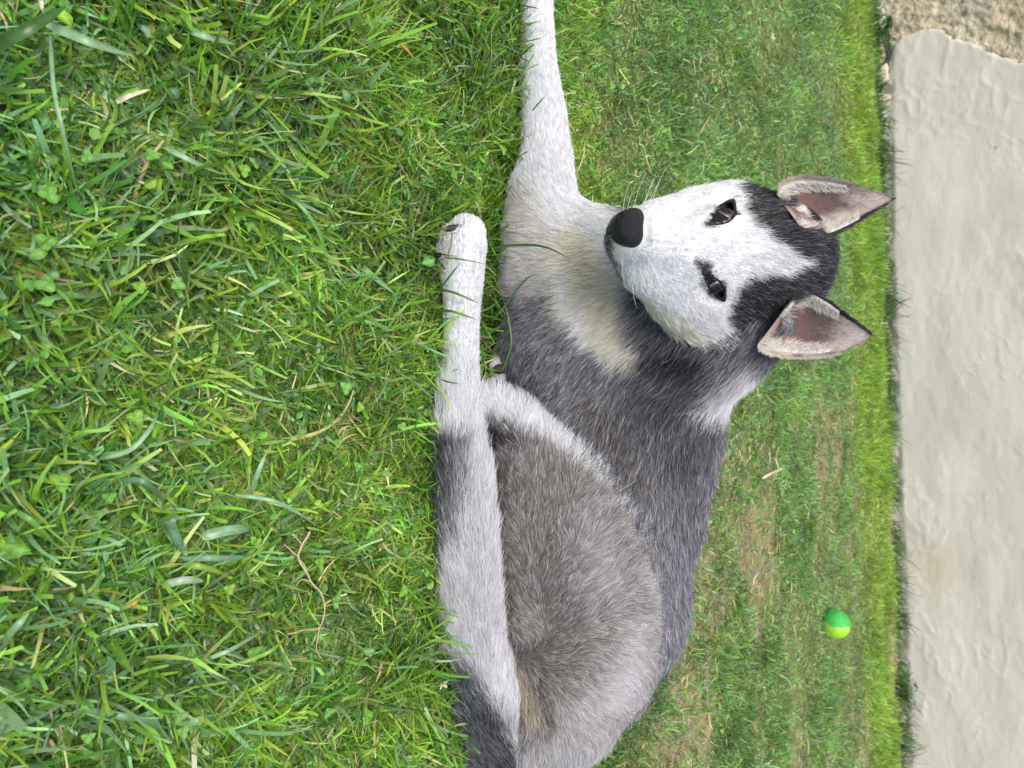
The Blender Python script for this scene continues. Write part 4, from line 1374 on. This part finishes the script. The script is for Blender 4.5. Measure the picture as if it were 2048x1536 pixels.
# broken stones and plaster chips at the foot of the wall
def rock(c, r3, seed, sub=3, bump=0.45):
    import bmesh
    bm = bmesh.new()
    bmesh.ops.create_icosphere(bm, subdivisions=sub, radius=1.0)
    V = np.array([v.co[:] for v in bm.verts]); F = np.array([[v.index for v in f.verts] for f in bm.faces])
    bm.free()
    V = V * (1 + bump * fbm(V + seed, 1.6, 2, seed))[:, None]
    V = np.clip(V, -0.9, 0.95) + 0.05 * np.stack([noise(V, 5, seed + 3), noise(V, 5, seed + 4), noise(V, 5, seed + 5)], 1)
    return V * np.array(r3) + np.asarray(c), F
M_stone = attr_bump_mat("wall_stone", 150, 0.7, 0.004, 0.9, 0.2)
r = np.random.default_rng(5)
for i, (X, Y, rx, rz) in enumerate([(1740, 40, .035, .022), (1752, 150, .03, .026), (1746, 205, .022, .03), (1764, 232, .02, .012), (1796, 1262, .03, .010), (1800, 1335, .016, .012), (1793, 1440, .03, .009)]):
    s_, z_ = wall_sz(X, Y)
    c = wall_pt(s_, max(z_, 0.004), -0.004)
    V, F = rock((0, 0, 0), (rx, 0.009, rz), 100 + i)
    V = c + V[:, :1] * wall_dir + V[:, 1:2] * wall_n + V[:, 2:] * np.array([0, 0, 1.0])
    cc_ = np.array([0.52, 0.46, 0.37]) if i % 3 else np.array([0.46, 0.45, 0.42])
    mesh_obj("stone", V, F, M_stone, wall, col=np.tile(cc_ * r.uniform(0.75, 1.1), (len(V), 1)))

# tall blades standing against the wall
def wall_fringe():
    r = np.random.default_rng(77)
    n = 900
    cl = np.sort(r.uniform(-0.9, 2.9, 70))
    s = cl[r.integers(0, 70, n)] + r.normal(0, 0.018, n)
    dep = r.uniform(0.015, 0.05, n)
    P = wall_pt(s, np.zeros(n), dep)
    az = math.atan2(wall_dir[1], wall_dir[0]) + np.where(r.random(n) < 0.72, 0, math.pi) + r.normal(0, 0.35, n)
    L = r.uniform(0.035, 0.105, n)
    c = np.array([[0.07, 0.13, 0.04]]) * np.exp(r.normal(0, 0.3, (n, 1)))
    V, Q, C, Pp = blades(P, az, L, r.uniform(0.1, 0.75, n), r.uniform(0.1, 1.0, n), r.uniform(0.0014, 0.0030, n), r.normal(0, .4, n), c, c * 1.3, 6)
    ok = (wall_dist(Pp.reshape(-1, 3)).reshape(n, 6) > 0.008).all(1)
    vk = np.repeat(ok, 12); idx = np.cumsum(vk) - 1
    o = mesh_obj("wall_foot_grass", V[vk], idx[Q.reshape(n, 5, 4)[ok].reshape(-1, 4)], M_leaf, None, col=C[vk])
    tag(o, "thin dark grass blades standing up against the pale wall", "grass", kind='stuff')
wall_fringe()
def wall_tuft():
    r = np.random.default_rng(78)
    n = 5200
    s = r.uniform(-0.95, 2.95, n)
    k = fbm(np.stack([s, s * 0], 1), 9, 3, 12) > -0.25 - 0.3 * r.random(n)
    s = s[k]; n = len(s)
    P = wall_pt(s, np.zeros(n), r.uniform(0.006, 0.035, n))
    az = r.uniform(0, 6.28, n)
    L = r.uniform(0.015, 0.045, n) * (1 + 0.5 * fbm(np.stack([s, s * 0], 1), 14, 2, 19))
    c = np.array([[0.075, 0.17, 0.045]]) * np.exp(r.normal(0, 0.35, (n, 1))) * (1 + r.normal(0, .1, (n, 3)))
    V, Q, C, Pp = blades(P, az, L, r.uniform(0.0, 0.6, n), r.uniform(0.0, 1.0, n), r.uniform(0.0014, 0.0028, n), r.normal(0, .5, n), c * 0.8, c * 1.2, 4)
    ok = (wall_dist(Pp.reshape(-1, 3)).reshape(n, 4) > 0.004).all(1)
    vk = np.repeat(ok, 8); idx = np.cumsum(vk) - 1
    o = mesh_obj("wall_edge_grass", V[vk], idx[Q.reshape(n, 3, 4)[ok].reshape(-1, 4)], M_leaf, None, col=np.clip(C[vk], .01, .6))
    tag(o, "short dark green grass crowded against the foot of the wall", "grass", kind='stuff')
wall_tuft()

# ------------------------------------------------------------------ tennis ball
ball_r = 0.0335
bd = 1.735
bc = W(1671, 1247, gdepth(1671, 0.021))
ball_r = 0.0315
ball = empty("tennis_ball", (bc[0], bc[1], bc[2]), "tennis ball, half green and half yellow, lying in the grass near the wall", "ball")
def sphere_world(c, r, n=32, m=48):
    return uv_sphere(np.array(c, float), r, (0.15, -0.2, 1), n, m)
V, Q, _ = sphere_world(bc, ball_r)
U = (V - bc) / ball_r
seam_axis = np.array([0.93, -0.25, -0.25]); seam_axis /= np.linalg.norm(seam_axis)
ua = np.cross(seam_axis, [0, 0, 1.0]); ua /= np.linalg.norm(ua); ub = np.cross(seam_axis, ua)
h_ = U @ seam_axis; ang = np.arctan2(U @ ub, U @ ua)
M_felt_g = simple_mat("green_felt", (0.09, 0.50, 0.11), rough=0.95, spec=0.1, bump=0.8, bscale=500, var=0.25)
M_felt_y = simple_mat("yellow_felt", (0.36, 0.68, 0.06), rough=0.95, spec=0.1, bump=0.8, bscale=500, var=0.25)
M_seam = simple_mat("seam_rubber", (0.45, 0.45, 0.42), rough=0.8, var=0.1)
bnd = 0.02 + 0.22 * np.cos(2 * ang)
fc = (h_ - bnd)[Q].mean(1)
mesh_obj("green_felt", V, Q[fc < -0.03], M_felt_g, ball)
mesh_obj("yellow_felt", V, Q[fc > 0.03], M_felt_y, ball)
fr_ = np.random.default_rng(3)
U_ = fr_.normal(0, 1, (9000, 3)); U_ /= np.linalg.norm(U_, axis=1, keepdims=True)
hh = U_ @ seam_axis - (0.02 + 0.22 * np.cos(2 * np.arctan2(U_ @ ub, U_ @ ua)))
U_, hh = U_[np.abs(hh) > 0.035], hh[np.abs(hh) > 0.035]
T_f = fr_.normal(0, 1, U_.shape)
tt_ = np.linspace(0, 1, 4)[None, :, None]
fp = bc + U_[:, None] * ball_r + (U_[:, None] * 0.0011 + T_f[:, None] * 0.0007) * tt_ + T_f[:, None] * 0.0004 * tt_ ** 2
fcol = np.where(hh[:, None] < 0, np.array([[0.10, 0.52, 0.13]]), np.array([[0.45, 0.70, 0.06]])) * fr_.uniform(0.75, 1.15, (len(U_), 1))
hair_obj("felt_fuzz", fp, np.tile(np.array([0.00014, 0.00012, 0.0001, 0.00005]), (len(U_), 1)), {"root_col": fcol, "tip_col": np.clip(fcol * 1.1, 0, .85)}, M_fur, ball)
mesh_obj("seam", bc + (V - bc) * 0.985, Q[np.abs(fc) < 0.12], M_seam, ball)


# ------------------------------------------------------------------ single leaves, blades and stems
def smooth_path(P, n):
    P = np.asarray(P, float)
    if len(P) == 2: P = np.stack([P[0], (P[0] + P[1]) / 2 + [0, 0, 0.003], P[1]])
    k = len(P) - 1
    out = []
    for u in np.linspace(0, k - 1e-6, n):
        i = int(u); f = u - i
        p0, p1, p2, p3 = P[max(i - 1, 0)], P[i], P[i + 1], P[min(i + 2, k)]
        out.append(0.5 * (2 * p1 + (p2 - p0) * f + (2 * p0 - 5 * p1 + 4 * p2 - p3) * f ** 2 + (-p0 + 3 * p1 - 3 * p2 + p3) * f ** 3))
    return np.array(out)

def ribbon(path, w, n=14, prof=None, face=None, fold=0.25, roll=0.0):
    """folded strip of real leaf width along a world path"""
    P = smooth_path(path, n)
    T = np.gradient(P, axis=0); T /= np.linalg.norm(T, axis=1, keepdims=True)
    f = (CAM - P) if face is None else np.tile(np.asarray(face, float), (n, 1))
    f = f / np.linalg.norm(f, axis=1, keepdims=True)
    f = f + np.array([0, 0, 0.6])
    S = np.cross(T, f); S /= np.linalg.norm(S, axis=1, keepdims=True)
    Nn = np.cross(S, T)
    a = roll + np.linspace(-0.35, 0.35, n)
    S, Nn = S * np.cos(a)[:, None] + Nn * np.sin(a)[:, None], Nn * np.cos(a)[:, None] - S * np.sin(a)[:, None]
    s = np.linspace(0, 1, n)
    pr = np.interp(s, *(prof or ([0, .15, .7, 1], [.6, 1, .85, .08])))
    hw = (w * pr * 0.5)[:, None]
    rows = [P - S * hw, P - S * hw * 0.5 - Nn * hw * fold * 0.8, P - Nn * hw * fold, P + S * hw * 0.5 - Nn * hw * fold * 0.8, P + S * hw]
    V = np.stack(rows, 1).reshape(-1, 3)
    return V, sheet_quads(n, 5), s

def blade_thing(name, label, cat, pts, wpx, colr, prof=None, tipc=None, mat=None, roll=0.0, fold=0.3, group=None):
    """pts (X, Y, height above the ground) or (X, Y, None, depth)"""
    P = np.array([W(p[0], p[1], p[3]) if len(p) == 4 else G(p[0], p[1], p[2]) for p in pts])
    d = PX(P.mean(0))[2]
    V, Q, s = ribbon(P, wpx * d / FPX, prof=prof, roll=roll, fold=fold)
    c = np.array(colr)[None] * np.ones((len(s), 1))
    if tipc is not None:
        t = np.clip((s - 0.8) / 0.15, 0, 1)[:, None]
        c = c * (1 - t) + np.array(tipc) * t
    mid = np.array([1, 1.0, 1.18, 1.0, 1])
    C = (c[:, None, :] * mid[None, :, None]).reshape(-1, 3)
    C = C * (1 + 0.25 * noise(V, 130, 3) + 0.15 * noise(V, 420, 4))[:, None]
    o = mesh_obj(name, V, Q, mat or M_leaf, None, col=C)
    return tag(o, label, cat, group)

BLU, PAL_, GRN, DRK, LIM = (0.13, 0.24, 0.14), (0.24, 0.38, 0.22), (0.12, 0.26, 0.05), (0.05, 0.12, 0.025), (0.22, 0.36, 0.06)
BLADES = [
    ("broad dark green blade slanting across the top left corner", [(-20, 100, .03), (60, 55, .05), (132, 12, .04)], 24, DRK),
    ("pale bluish blade reaching down from the top left corner", [(92, 48, .03), (170, 80, .05), (215, 96, .045), (268, 112, .03)], 18, PAL_),
    ("bluish blade with a crumpled tip in the trampled tuft", [(352, 1028, .035), (342, 1048, .035), (362, 1092, .03), (374, 1112, .02)], 19, BLU, (0.6, 0.62, 0.6)),
    ("wide pale folded blade at the middle of the trampled tuft", [(404, 1074, .03), (440, 1064, .035), (480, 1058, .035), (500, 1060, .02)], 21, PAL_),
    ("narrow bluish blade below the wide pale folded blade", [(366, 1118, .02), (420, 1116, .035), (470, 1116, .035), (508, 1109, .02)], 12, (0.17, 0.30, 0.20)),
    ("bright green blade under the trampled tuft", [(366, 1130, .02), (405, 1134, .03), (458, 1152, .02)], 13, LIM),
    ("silvery blade with pale cross bands under the trampled tuft", [(322, 1172, .02), (370, 1160, .03), (412, 1163, .025)], 16, (0.30, 0.38, 0.30)),
    ("long thin blade arching from the trampled tuft towards the puppy's tail", [(470, 990, .02), (540, 1000, .04), (590, 1022, .04), (640, 1056, .02)], 8, PAL_),
    ("short upright blade above the trampled tuft", [(502, 990, .015), (516, 945, .03), (534, 902, .03)], 10, PAL_),
    ("curved green blade left of the trampled tuft", [(240, 960, .02), (290, 965, .04), (330, 1004, .02)], 12, BLU),
    ("long curved blade left of the trampled tuft with its tip towards the top", [(196, 918, .02), (260, 900, .04), (300, 858, .04), (318, 820, .02)], 10, PAL_),
    ("pale stiff blade at the left edge of the picture", [(2, 1288, .02), (30, 1256, .04), (58, 1226, .04)], 15, PAL_),
    ("green blade running down from the left edge of the lawn", [(0, 1010, .02), (60, 1040, .04), (120, 1100, .03)], 12, GRN),
    ("long pale blade arching under the dry root", [(450, 1335, .02), (500, 1320, .03), (545, 1300, .04), (578, 1268, .02)], 8, LIM),
    ("long blade crossing the grass in front of the puppy's rump", [(410, 1320, .02), (460, 1300, .03), (520, 1266, .02)], 9, PAL_),
    ("broad green blade lying low at the bottom of the picture", [(170, 1420, .02), (240, 1432, .035), (300, 1444, .035), (350, 1490, .02)], 14, (0.15, 0.28, 0.14)),
    ("pale pointed blade beside a round leaf low in the lawn", [(360, 1450, .02), (400, 1440, .03), (436, 1428, .02)], 15, PAL_),
    ("long thin vertical blade in the upper left of the lawn", [(100, 70, .02), (108, 180, .05), (130, 280, .05), (152, 372, .02)], 8, PAL_),
    ("pale blade with a pointed tip in the upper lawn", [(330, 295, .02), (380, 320, .035), (448, 350, .02)], 11, PAL_),
    ("broad short pale blade near the top of the lawn", [(370, 55, .02), (410, 72, .035), (470, 88, .03)], 15, PAL_),
    ("long curved blade next to the puppy's hind paw on the lawn side", [(545, 370, .02), (600, 410, .04), (640, 470, .04), (664, 560, .02)], 9, (0.14, 0.30, 0.07)),
    ("short bluish blade sticking up in the upper lawn", [(440, 262, .01), (462, 232, .03), (490, 198, .03)], 12, BLU),
    ("dark green blade curving over the puppy's chest", [(985, 496, None, .745), (1035, 490, None, .722), (1090, 494, None, .705), (1140, 518, None, .69)], 5.5, DRK),
    ("dark blade hooking around the claws of the hind paw", [(904, 462, None, .712), (902, 490, None, .71), (897, 512, None, .712), (912, 519, None, .714)], 3.2, DRK),
    ("thin dark blade lying straight across the hind foot just below the paw", [(888, 515, None, .72), (925, 519, None, .71), (975, 529, None, .713)], 3.2, DRK),
    ("dark blade slanting up over the lower edge of the hind foot", [(880, 578, None, .718), (895, 558, None, .71), (922, 524, None, .707)], 5, (0.06, 0.13, 0.05)),
    ("green blade lying across the middle of the hind foot", [(868, 578, None, .722), (900, 583, None, .708), (930, 594, None, .705), (960, 608, None, .712)], 5.5, DRK),
    ("green blade across the hind foot nearer to the hock", [(868, 622, None, .72), (905, 623, None, .704), (955, 640, None, .712)], 5.5, DRK),
    ("thin blade leaning against the white hock", [(872, 745, .01), (885, 760, .05), (918, 768, .07)], 4, DRK),
    ("curved dark blade standing between hind foot and chest", [(985, 640, None, .76), (1010, 612, None, .75), (1050, 560, None, .735), (1082, 546, None, .73)], 4, DRK),
    ("dark blade rising beside the small tucked paw", [(1005, 740, None, .76), (1022, 690, None, .755), (1018, 640, None, .755), (1005, 590, None, .76)], 5, DRK),
    ("short dark blade crossing the top of the stretched front leg", [(1040, 10, None, .80), (1062, 14, None, .79), (1078, 17, None, .795)], 3, (0.04, 0.08, 0.03)),
    ("dark thin blade slanting over the stretched front leg", [(1064, 222, None, .80), (1076, 208, None, .788), (1090, 192, None, .785)], 3, (0.04, 0.08, 0.03)),
    ("pale straw blade lying on the bare patch behind the puppy", [(1524, 957, .01), (1545, 946, .02), (1568, 937, .012)], 5.5, (0.55, 0.50, 0.30)),
]
for b in BLADES:
    blade_thing("grass_blade", b[0], "grass blade", b[1], b[2], b[3], tipc=b[4] if len(b) > 4 else None, roll=0.15, group="single blades that stand out of the lawn")
DRY = [
    ("pale dry curled leaf among the clover in the upper left", [(232, 204, .02), (262, 190, .03), (300, 178, .02)], 11, (0.55, 0.50, 0.36)),
    ("small orange dry leaf near the outstretched front leg", [(792, 78, .02), (812, 96, .03), (832, 122, .02)], 8, (0.50, 0.24, 0.07)),
    ("yellow dry leaf left of the trampled tuft", [(246, 1216, .02), (270, 1206, .03), (284, 1186, .02)], 8, (0.50, 0.38, 0.10)),
    ("white dry blade at the very top left of the lawn", [(82, 0, .03), (84, 16, .035), (90, 30, .03)], 9, (0.60, 0.56, 0.45)),
    ("dry tan blade near the bottom left of the lawn", [(100, 1480, .02), (112, 1500, .03), (126, 1488, .03)], 8, (0.52, 0.42, 0.28)),
    ("dry tan blade under the puppy's neck side of the lawn", [(1455, 905, .01), (1440, 925, .02), (1430, 940, .01)], 6, (0.42, 0.26, 0.16)),
]
for b in DRY:
    blade_thing("dry_leaf", b[0], "dry leaf", b[1], b[2], b[3], mat=M_straw, roll=0.4, fold=0.5)

# dry root
root = empty("dry_root", G(620, 1150), "branching pale dry root lying on the grass in front of the puppy's tail", "root")
for pts, rd in (([(618, 1062), (606, 1092), (598, 1112), (610, 1142), (628, 1172), (644, 1190), (650, 1222), (640, 1256), (600, 1262), (575, 1268)], 0.0010),
                ([(598, 1112), (580, 1098), (566, 1090)], 0.0007), ([(606, 1092), (586, 1070)], 0.0006), ([(624, 1165), (604, 1158), (592, 1170)], 0.0006),
                ([(640, 1256), (634, 1290), (645, 1320)], 0.0006), ([(612, 1140), (600, 1120), (575, 1128)], 0.0006)):
    P = smooth_path([G(x, y, 0.028) for x, y in pts], 4 * len(pts))
    P = P + 0.002 * np.stack([noise(P, 90, 1), noise(P, 90, 2), noise(P, 90, 3)], 1)
    V, Q = tube(P, np.linspace(rd, rd * 0.5, len(P)), 6)
    mesh_obj("root_branch", V, Q, M_straw, root, col=np.tile([0.50, 0.40, 0.26], (len(V), 1)))

# round leaves and clover
def leaf_shape(L, Wd, notch=0.0, n=9, cup=0.12):
    """leaf along +x, in the xy plane"""
    s = np.linspace(0, 1, n)
    w = Wd * 0.5 * np.sin(np.pi * np.clip(s, 0.02, 0.98) ** 0.8) ** 0.7
    x = s * L
    rows = []
    for t in (-1, -.5, 0, .5, 1):
        xx = x - notch * L * (1 - abs(t)) ** 2 * s ** 4
        rows.append(np.stack([xx, w * t, cup * Wd * (abs(t) ** 1.5) + 0.06 * L * np.sin(s * 3) - 0.10 * L * s ** 3], 1))
    V = np.stack(rows, 1).reshape(-1, 3)
    return V, sheet_quads(n, 5)

def place_leaf(V, loc, az, tilt, scale=1.0):
    ca, sa, ct, st = math.cos(az), math.sin(az), math.cos(tilt), math.sin(tilt)
    Rz = np.array([[ca, -sa, 0], [sa, ca, 0], [0, 0, 1]])
    Ry = np.array([[ct, 0, -st], [0, 1, 0], [st, 0, ct]])
    return (V * scale) @ (Rz @ Ry).T + np.asarray(loc)

def leaf_col(c, n=9):
    m = np.array([1, 1.0, 1.35, 1.0, 1])
    return (np.array(c)[None, None, :] * m[None, :, None] * np.ones((n, 1, 1))).reshape(-1, 3)

ROUND = [
    (28, 1095, 66, 1.2, (0.13, 0.28, 0.04), "large bright green broad leaf at the left edge of the lawn"),
    (345, 186, 26, 4.0, (0.09, 0.20, 0.11), "round bluish leaf beside the pale curled dry leaf"),
    (290, 64, 26, 0.4, (0.13, 0.24, 0.15), "greyish round leaf near the top left of the lawn"),
    (302, 366, 30, 2.4, (0.20, 0.36, 0.04), "lime green round leaf in the upper left of the lawn"),
    (75, 508, 34, 1.9, (0.12, 0.26, 0.04), "dark lime round leaf near the left edge, upper half"),
    (105, 548, 28, 5.1, (0.15, 0.29, 0.13), "pale leaf just below the dark lime round leaf"),
    (130, 38, 36, 0.9, (0.22, 0.38, 0.04), "lime green crinkled leaf at the end of the broad dark blade"),
    (168, 60, 26, 3.2, (0.08, 0.19, 0.09), "dark bluish leaf right of the lime green crinkled leaf"),
    (620, 158, 24, 2.2, (0.10, 0.23, 0.07), "rounded green leaf at the top of the middle lawn"),
    (690, 190, 24, 3.6, (0.13, 0.27, 0.11), "pale notched leaf between top edge and hind paw"),
    (352, 1412, 28, 2.9, (0.15, 0.30, 0.10), "smooth pale oval leaf low in the lawn"),
    (738, 1302, 26, 1.4, (0.17, 0.34, 0.11), "pale round leaf in front of the puppy's rump"),
    (736, 1068, 26, 5.8, (0.12, 0.30, 0.05), "pair-like green leaf in front of the puppy's tail"),
    (900, 1478, 30, 4.6, (0.16, 0.32, 0.06), "bright leaf right beside the puppy's dark tail root"),
    (858, 522, 34, 2.0, (0.15, 0.32, 0.09), "broad pale leaf touching the hind paw"),
    (335, 330, 24, 4.3, (0.12, 0.27, 0.05), "mid green round leaf right of the lime green round leaf"),
    (470, 400, 22, 0.2, (0.10, 0.25, 0.04), "small dark green leaf above the tangled tuft"),
    (245, 540, 24, 3.0, (0.14, 0.28, 0.10), "pale green leaf in the middle of the left lawn"),
    (560, 1400, 24, 1.0, (0.13, 0.28, 0.07), "rounded leaf low in the lawn below the dry root"),
    (215, 1205, 22, 2.5, (0.15, 0.30, 0.13), "small pale rounded leaf left of the yellow dry leaf"),
]
for X, Y, sz, az, c, lab in ROUND:
    p = G(X, Y, 0.030 if X < 900 else 0.02)
    d = PX(p)[2]
    Lf = sz * d / FPX * 1.1
    V, Q = leaf_shape(Lf, Lf * 0.72, notch=0.1 if sz < 50 else 0, n=9, cup=0.2)
    V[:, 0] -= Lf * 0.5
    V = place_leaf(V, p, az, rng.uniform(-0.2, 0.5))
    V[:, 2] += 0.0022 * noise(V, 190, 8)
    V[:, :2] = p[:2] + (V[:, :2] - p[:2]) * (0.85 + 0.22 * noise(V, 330, 9))[:, None]
    e = empty("weed_leaf", (p[0], p[1], 0.0), lab, "leaf")
    mesh_obj("leaf", V, Q, M_clover, e, col=np.clip(leaf_col(c) * (1 + 0.3 * noise(V, 150, 5) + 0.15 * noise(V, 500, 6))[:, None], 0.01, 0.7))
    st = place_leaf(np.array([[-Lf * 0.5, 0, 0]]), p, az, 0.1)[0]
    V, Q = tube(smooth_path([st, (st + [p[0], p[1], 0]) / 2, [p[0] + .004, p[1] + .003, 0.0]], 6), np.full(6, 0.0006), 5)
    mesh_obj("stem", V, Q, M_clover, e, col=np.tile(np.array(c) * 1.2, (len(V), 1)))

# clover plants: one of each kind, then copies that share the meshes
LV, LQ = leaf_shape(0.0070, 0.0066, notch=0.22, n=9, cup=0.10)
def clover_proto(c):
    e = empty("clover_plant", (0, 0, 0), "small three-leaved clover growing among the lawn grass", "clover", "small clover plants scattered in the lawn")
    for k in range(3):
        a = k * 2 * math.pi / 3 + (0.15 if k == 1 else 0)
        V = place_leaf(LV, (0, 0, 0.026), a, 0.15)
        mesh_obj("leaflet", V, LQ, M_clover, e, col=leaf_col(c))
    V, Q = tube([(0, 0, 0.026), (0.002, 0.001, 0.013), (0.005, 0.002, -0.002)], [0.0006, 0.0006, 0.0007], 5)
    mesh_obj("stem", V, Q, M_clover, e, col=np.tile(np.array(c), (len(V), 1)))
    return e
protos = [clover_proto(c) for c in ((0.13, 0.31, 0.05), (0.16, 0.34, 0.08), (0.19, 0.36, 0.05))]
cr2 = np.random.default_rng(21)
used_p = set()
npl = 0
tries = 0
while npl < 42 and tries < 900:
    tries += 1
    X, Y = cr2.uniform(60, 1560), cr2.uniform(10, 1526)
    if cr2.random() < (X - 700) / 1100: continue
    p = G(X, Y)
    q = to_cam(np.array([p + [0, 0, 0.02], p + [0, 0, .005]]))
    if (part_sdf(q, PORDER)[1] < 0.02).any(): continue
    if 930 < X < 1500 and Y > 330 and Y < 1500: continue
    i = npl % 3
    src = protos[i]
    if i not in used_p:
        e = src; used_p.add(i)
    else:
        e = src.copy(); COL.objects.link(e)
        for ch in src.children:
            c = ch.copy(); COL.objects.link(c); c.parent = e
    e.location = (p[0], p[1], cr2.uniform(-0.006, 0.006))
    e.rotation_euler = (cr2.normal(0, .25), cr2.normal(0, .25), cr2.uniform(0, 6.28))
    sc_ = cr2.uniform(0.65, 1.15)
    e.scale = (sc_, sc_, 1)
    npl += 1

# leafy ground cover: tiny leaflets through the sward
def cover(n, seed):
    r = np.random.default_rng(seed)
    y = r.uniform(0.05, 1.7, n) ** 1.0; x = r.uniform(-1, 1, n) * (0.3 + 0.55 * y)
    P = np.stack([x, y, r.uniform(0.004, 0.024, n)], 1)
    k = (r.random(n) > bare(P) * 0.7) & (fbm(P[:, :2], 12, 2, 88) > -0.15) & (wall_dist(P) > 0.03)
    P = P[k]
    k = dog_clear(P[:, None, :], 0.006)[:, 0]
    P = P[k]; n = len(P)
    V0, Q0 = leaf_shape(1.0, 0.8, notch=0.15, n=4, cup=0.1)
    m = len(V0)
    az = r.uniform(0, 6.28, n); ti = r.normal(0.1, 0.45, n); ro = r.normal(0, 0.4, n)
    sc = r.uniform(0.004, 0.009, n)
    x0, y0, z0 = V0[:, 0][None], V0[:, 1][None], V0[:, 2][None]
    y1 = y0 * np.cos(ro)[:, None] - z0 * np.sin(ro)[:, None]; z1 = y0 * np.sin(ro)[:, None] + z0 * np.cos(ro)[:, None]
    x2 = x0 * np.cos(ti)[:, None] - z1 * np.sin(ti)[:, None]; z2 = x0 * np.sin(ti)[:, None] + z1 * np.cos(ti)[:, None]
    x3 = x2 * np.cos(az)[:, None] - y1 * np.sin(az)[:, None]; y3 = x2 * np.sin(az)[:, None] + y1 * np.cos(az)[:, None]
    V = np.stack([x3, y3, z2], -1) * sc[:, None, None] + P[:, None]
    Q = (Q0[None] + (np.arange(n) * m)[:, None, None]).reshape(-1, 4)
    c = np.array([[0.11, 0.25, 0.05]]) * np.exp(r.normal(0, 0.34, (n, 1))) * (1 + r.normal(0, .12, (n, 3)))
    o = mesh_obj("leafy_ground_cover", V.reshape(-1, 3), Q, M_clover, None, col=np.repeat(np.clip(c, 0.01, 0.6), m, 0))
    tag(o, "tiny clover and weed leaves low in the sward", "ground cover", kind='stuff')
cover(5000, 91)

# dry clippings
def clippings(n, seed):
    r = np.random.default_rng(seed)
    y = r.uniform(0.05, 1.75, n); x = r.uniform(-1, 1, n) * (0.3 + 0.55 * y)
    P = np.stack([x, y, np.zeros(n)], 1)
    b = bare(P)
    k = (r.random(n) < 0.12 + b + 0.3 * (fbm(P[:, :2], 10, 2, 93) > 0.1)) & (wall_dist(P) > 0.02)
    P = P[k]; n = len(P); b = b[k]
    P[:, 2] = r.uniform(0.002, 0.02, n) * (1 - 0.7 * b)
    c = np.array([[0.42, 0.37, 0.19]]) * np.exp(r.normal(0, 0.3, (n, 1))) * (1 + r.normal(0, .08, (n, 3)))
    V, Q, C, Pp = blades(P, r.uniform(0, 6.28, n), r.uniform(0.008, 0.035, n), r.uniform(1.2, 1.7, n), r.normal(0, .5, n), r.uniform(0.0008, 0.0018, n), r.normal(0, 1, n), c, c * 1.1, 4)
    ok = dog_clear(Pp, 0.001).all(1)
    vk = np.repeat(ok, 8); idx = np.cumsum(vk) - 1
    o = mesh_obj("dry_clippings", V[vk], idx[Q.reshape(n, 3, 4)[ok].reshape(-1, 4)], M_straw, None, col=np.clip(C[vk], 0.02, .8))
    tag(o, "dry straw clippings lying through the lawn", "clippings", kind='stuff')
clippings(10000, 95)

# leafy weeds at the foot of the wall
def wall_weed(X, Y, n, size, label, seed, spread):
    r = np.random.default_rng(seed)
    s_, z_ = wall_sz(X, Y)
    base = wall_pt(s_, 0.0, 0.03)
    e = empty("wall_weed", base, label, "weed")
    for k in range(n):
        a = r.uniform(0, 6.28)
        P = base + np.array([r.normal(0, spread), 0, 0]) * 1.0 + np.array([0, r.uniform(-0.02, 0.0), r.uniform(0.008, 0.05)])
        V, Q = leaf_shape(size * r.uniform(0.7, 1.3), size * 0.5, n=7)
        V = place_leaf(V, P, a, r.uniform(-0.3, 0.8))
        dd = wall_dist(V).min()
        if dd < 0.012: V = V + wall_n * (0.012 - dd)
        c = np.array([0.05, 0.13, 0.035]) * r.uniform(0.7, 1.5)
        mesh_obj("leaf", V, Q, M_clover, e, col=leaf_col(c, 7))
    V, Q = tube([base + [0, 0, -.003], base + [0.002, -.004, 0.02], base + [0.004, -.002, 0.045]], [0.0012, 0.001, 0.0006], 6)
    mesh_obj("stem", V, Q, M_clover, e, col=np.tile([0.07, 0.12, 0.03], (len(V), 1)))
wall_weed(1735, 70, 26, 0.022, "dark green weed at the wall foot below the rough render", 1, 0.03)
wall_weed(1800, 1368, 22, 0.020, "dark green weed at the wall foot past the tennis ball", 2, 0.02)
wall_weed(1790, 1220, 8, 0.012, "tiny weed at the wall foot behind the tennis ball", 3, 0.01)

# white blossoms
def blossom(X, Y, z, size, label, n, seed, c=(0.82, 0.80, 0.76)):
    r = np.random.default_rng(seed)
    p = G(X, Y, z)
    e = empty("white_blossom", (p[0], p[1], 0), label, "flower")
    for k in range(n):
        a = k * 2 * math.pi / n + r.normal(0, .2)
        V, Q = leaf_shape(size, size * 0.45, n=5, cup=0.25)
        mesh_obj("petal", place_leaf(V, p, a, r.uniform(0.5, 1.2)), Q, M_clover, e, col=np.tile(np.array(c) * r.uniform(.85, 1), (len(V), 1)))
    V, Q = tube([p, p - [0.001, 0, z / 2], p - [0.002, 0, z]], [0.0007, 0.0006, 0.0006], 5)
    mesh_obj("stem", V, Q, M_clover, e, col=np.tile([0.08, 0.16, 0.04], (len(V), 1)))
blossom(881, 1366, 0.028, 0.008, "small white and pink clover blossom beside the puppy's tail", 6, 1, (0.80, 0.70, 0.62))
blossom(1540, 74, 0.02, 0.010, "white blossom in the lawn near the top of the picture", 5, 2)
blossom(1753, 1012, 0.02, 0.007, "tiny white blossom at the lawn edge below the wall", 5, 3)
blossom(1738, 1050, 0.02, 0.006, "tiniest white blossom in the bright grass near the wall", 4, 4)
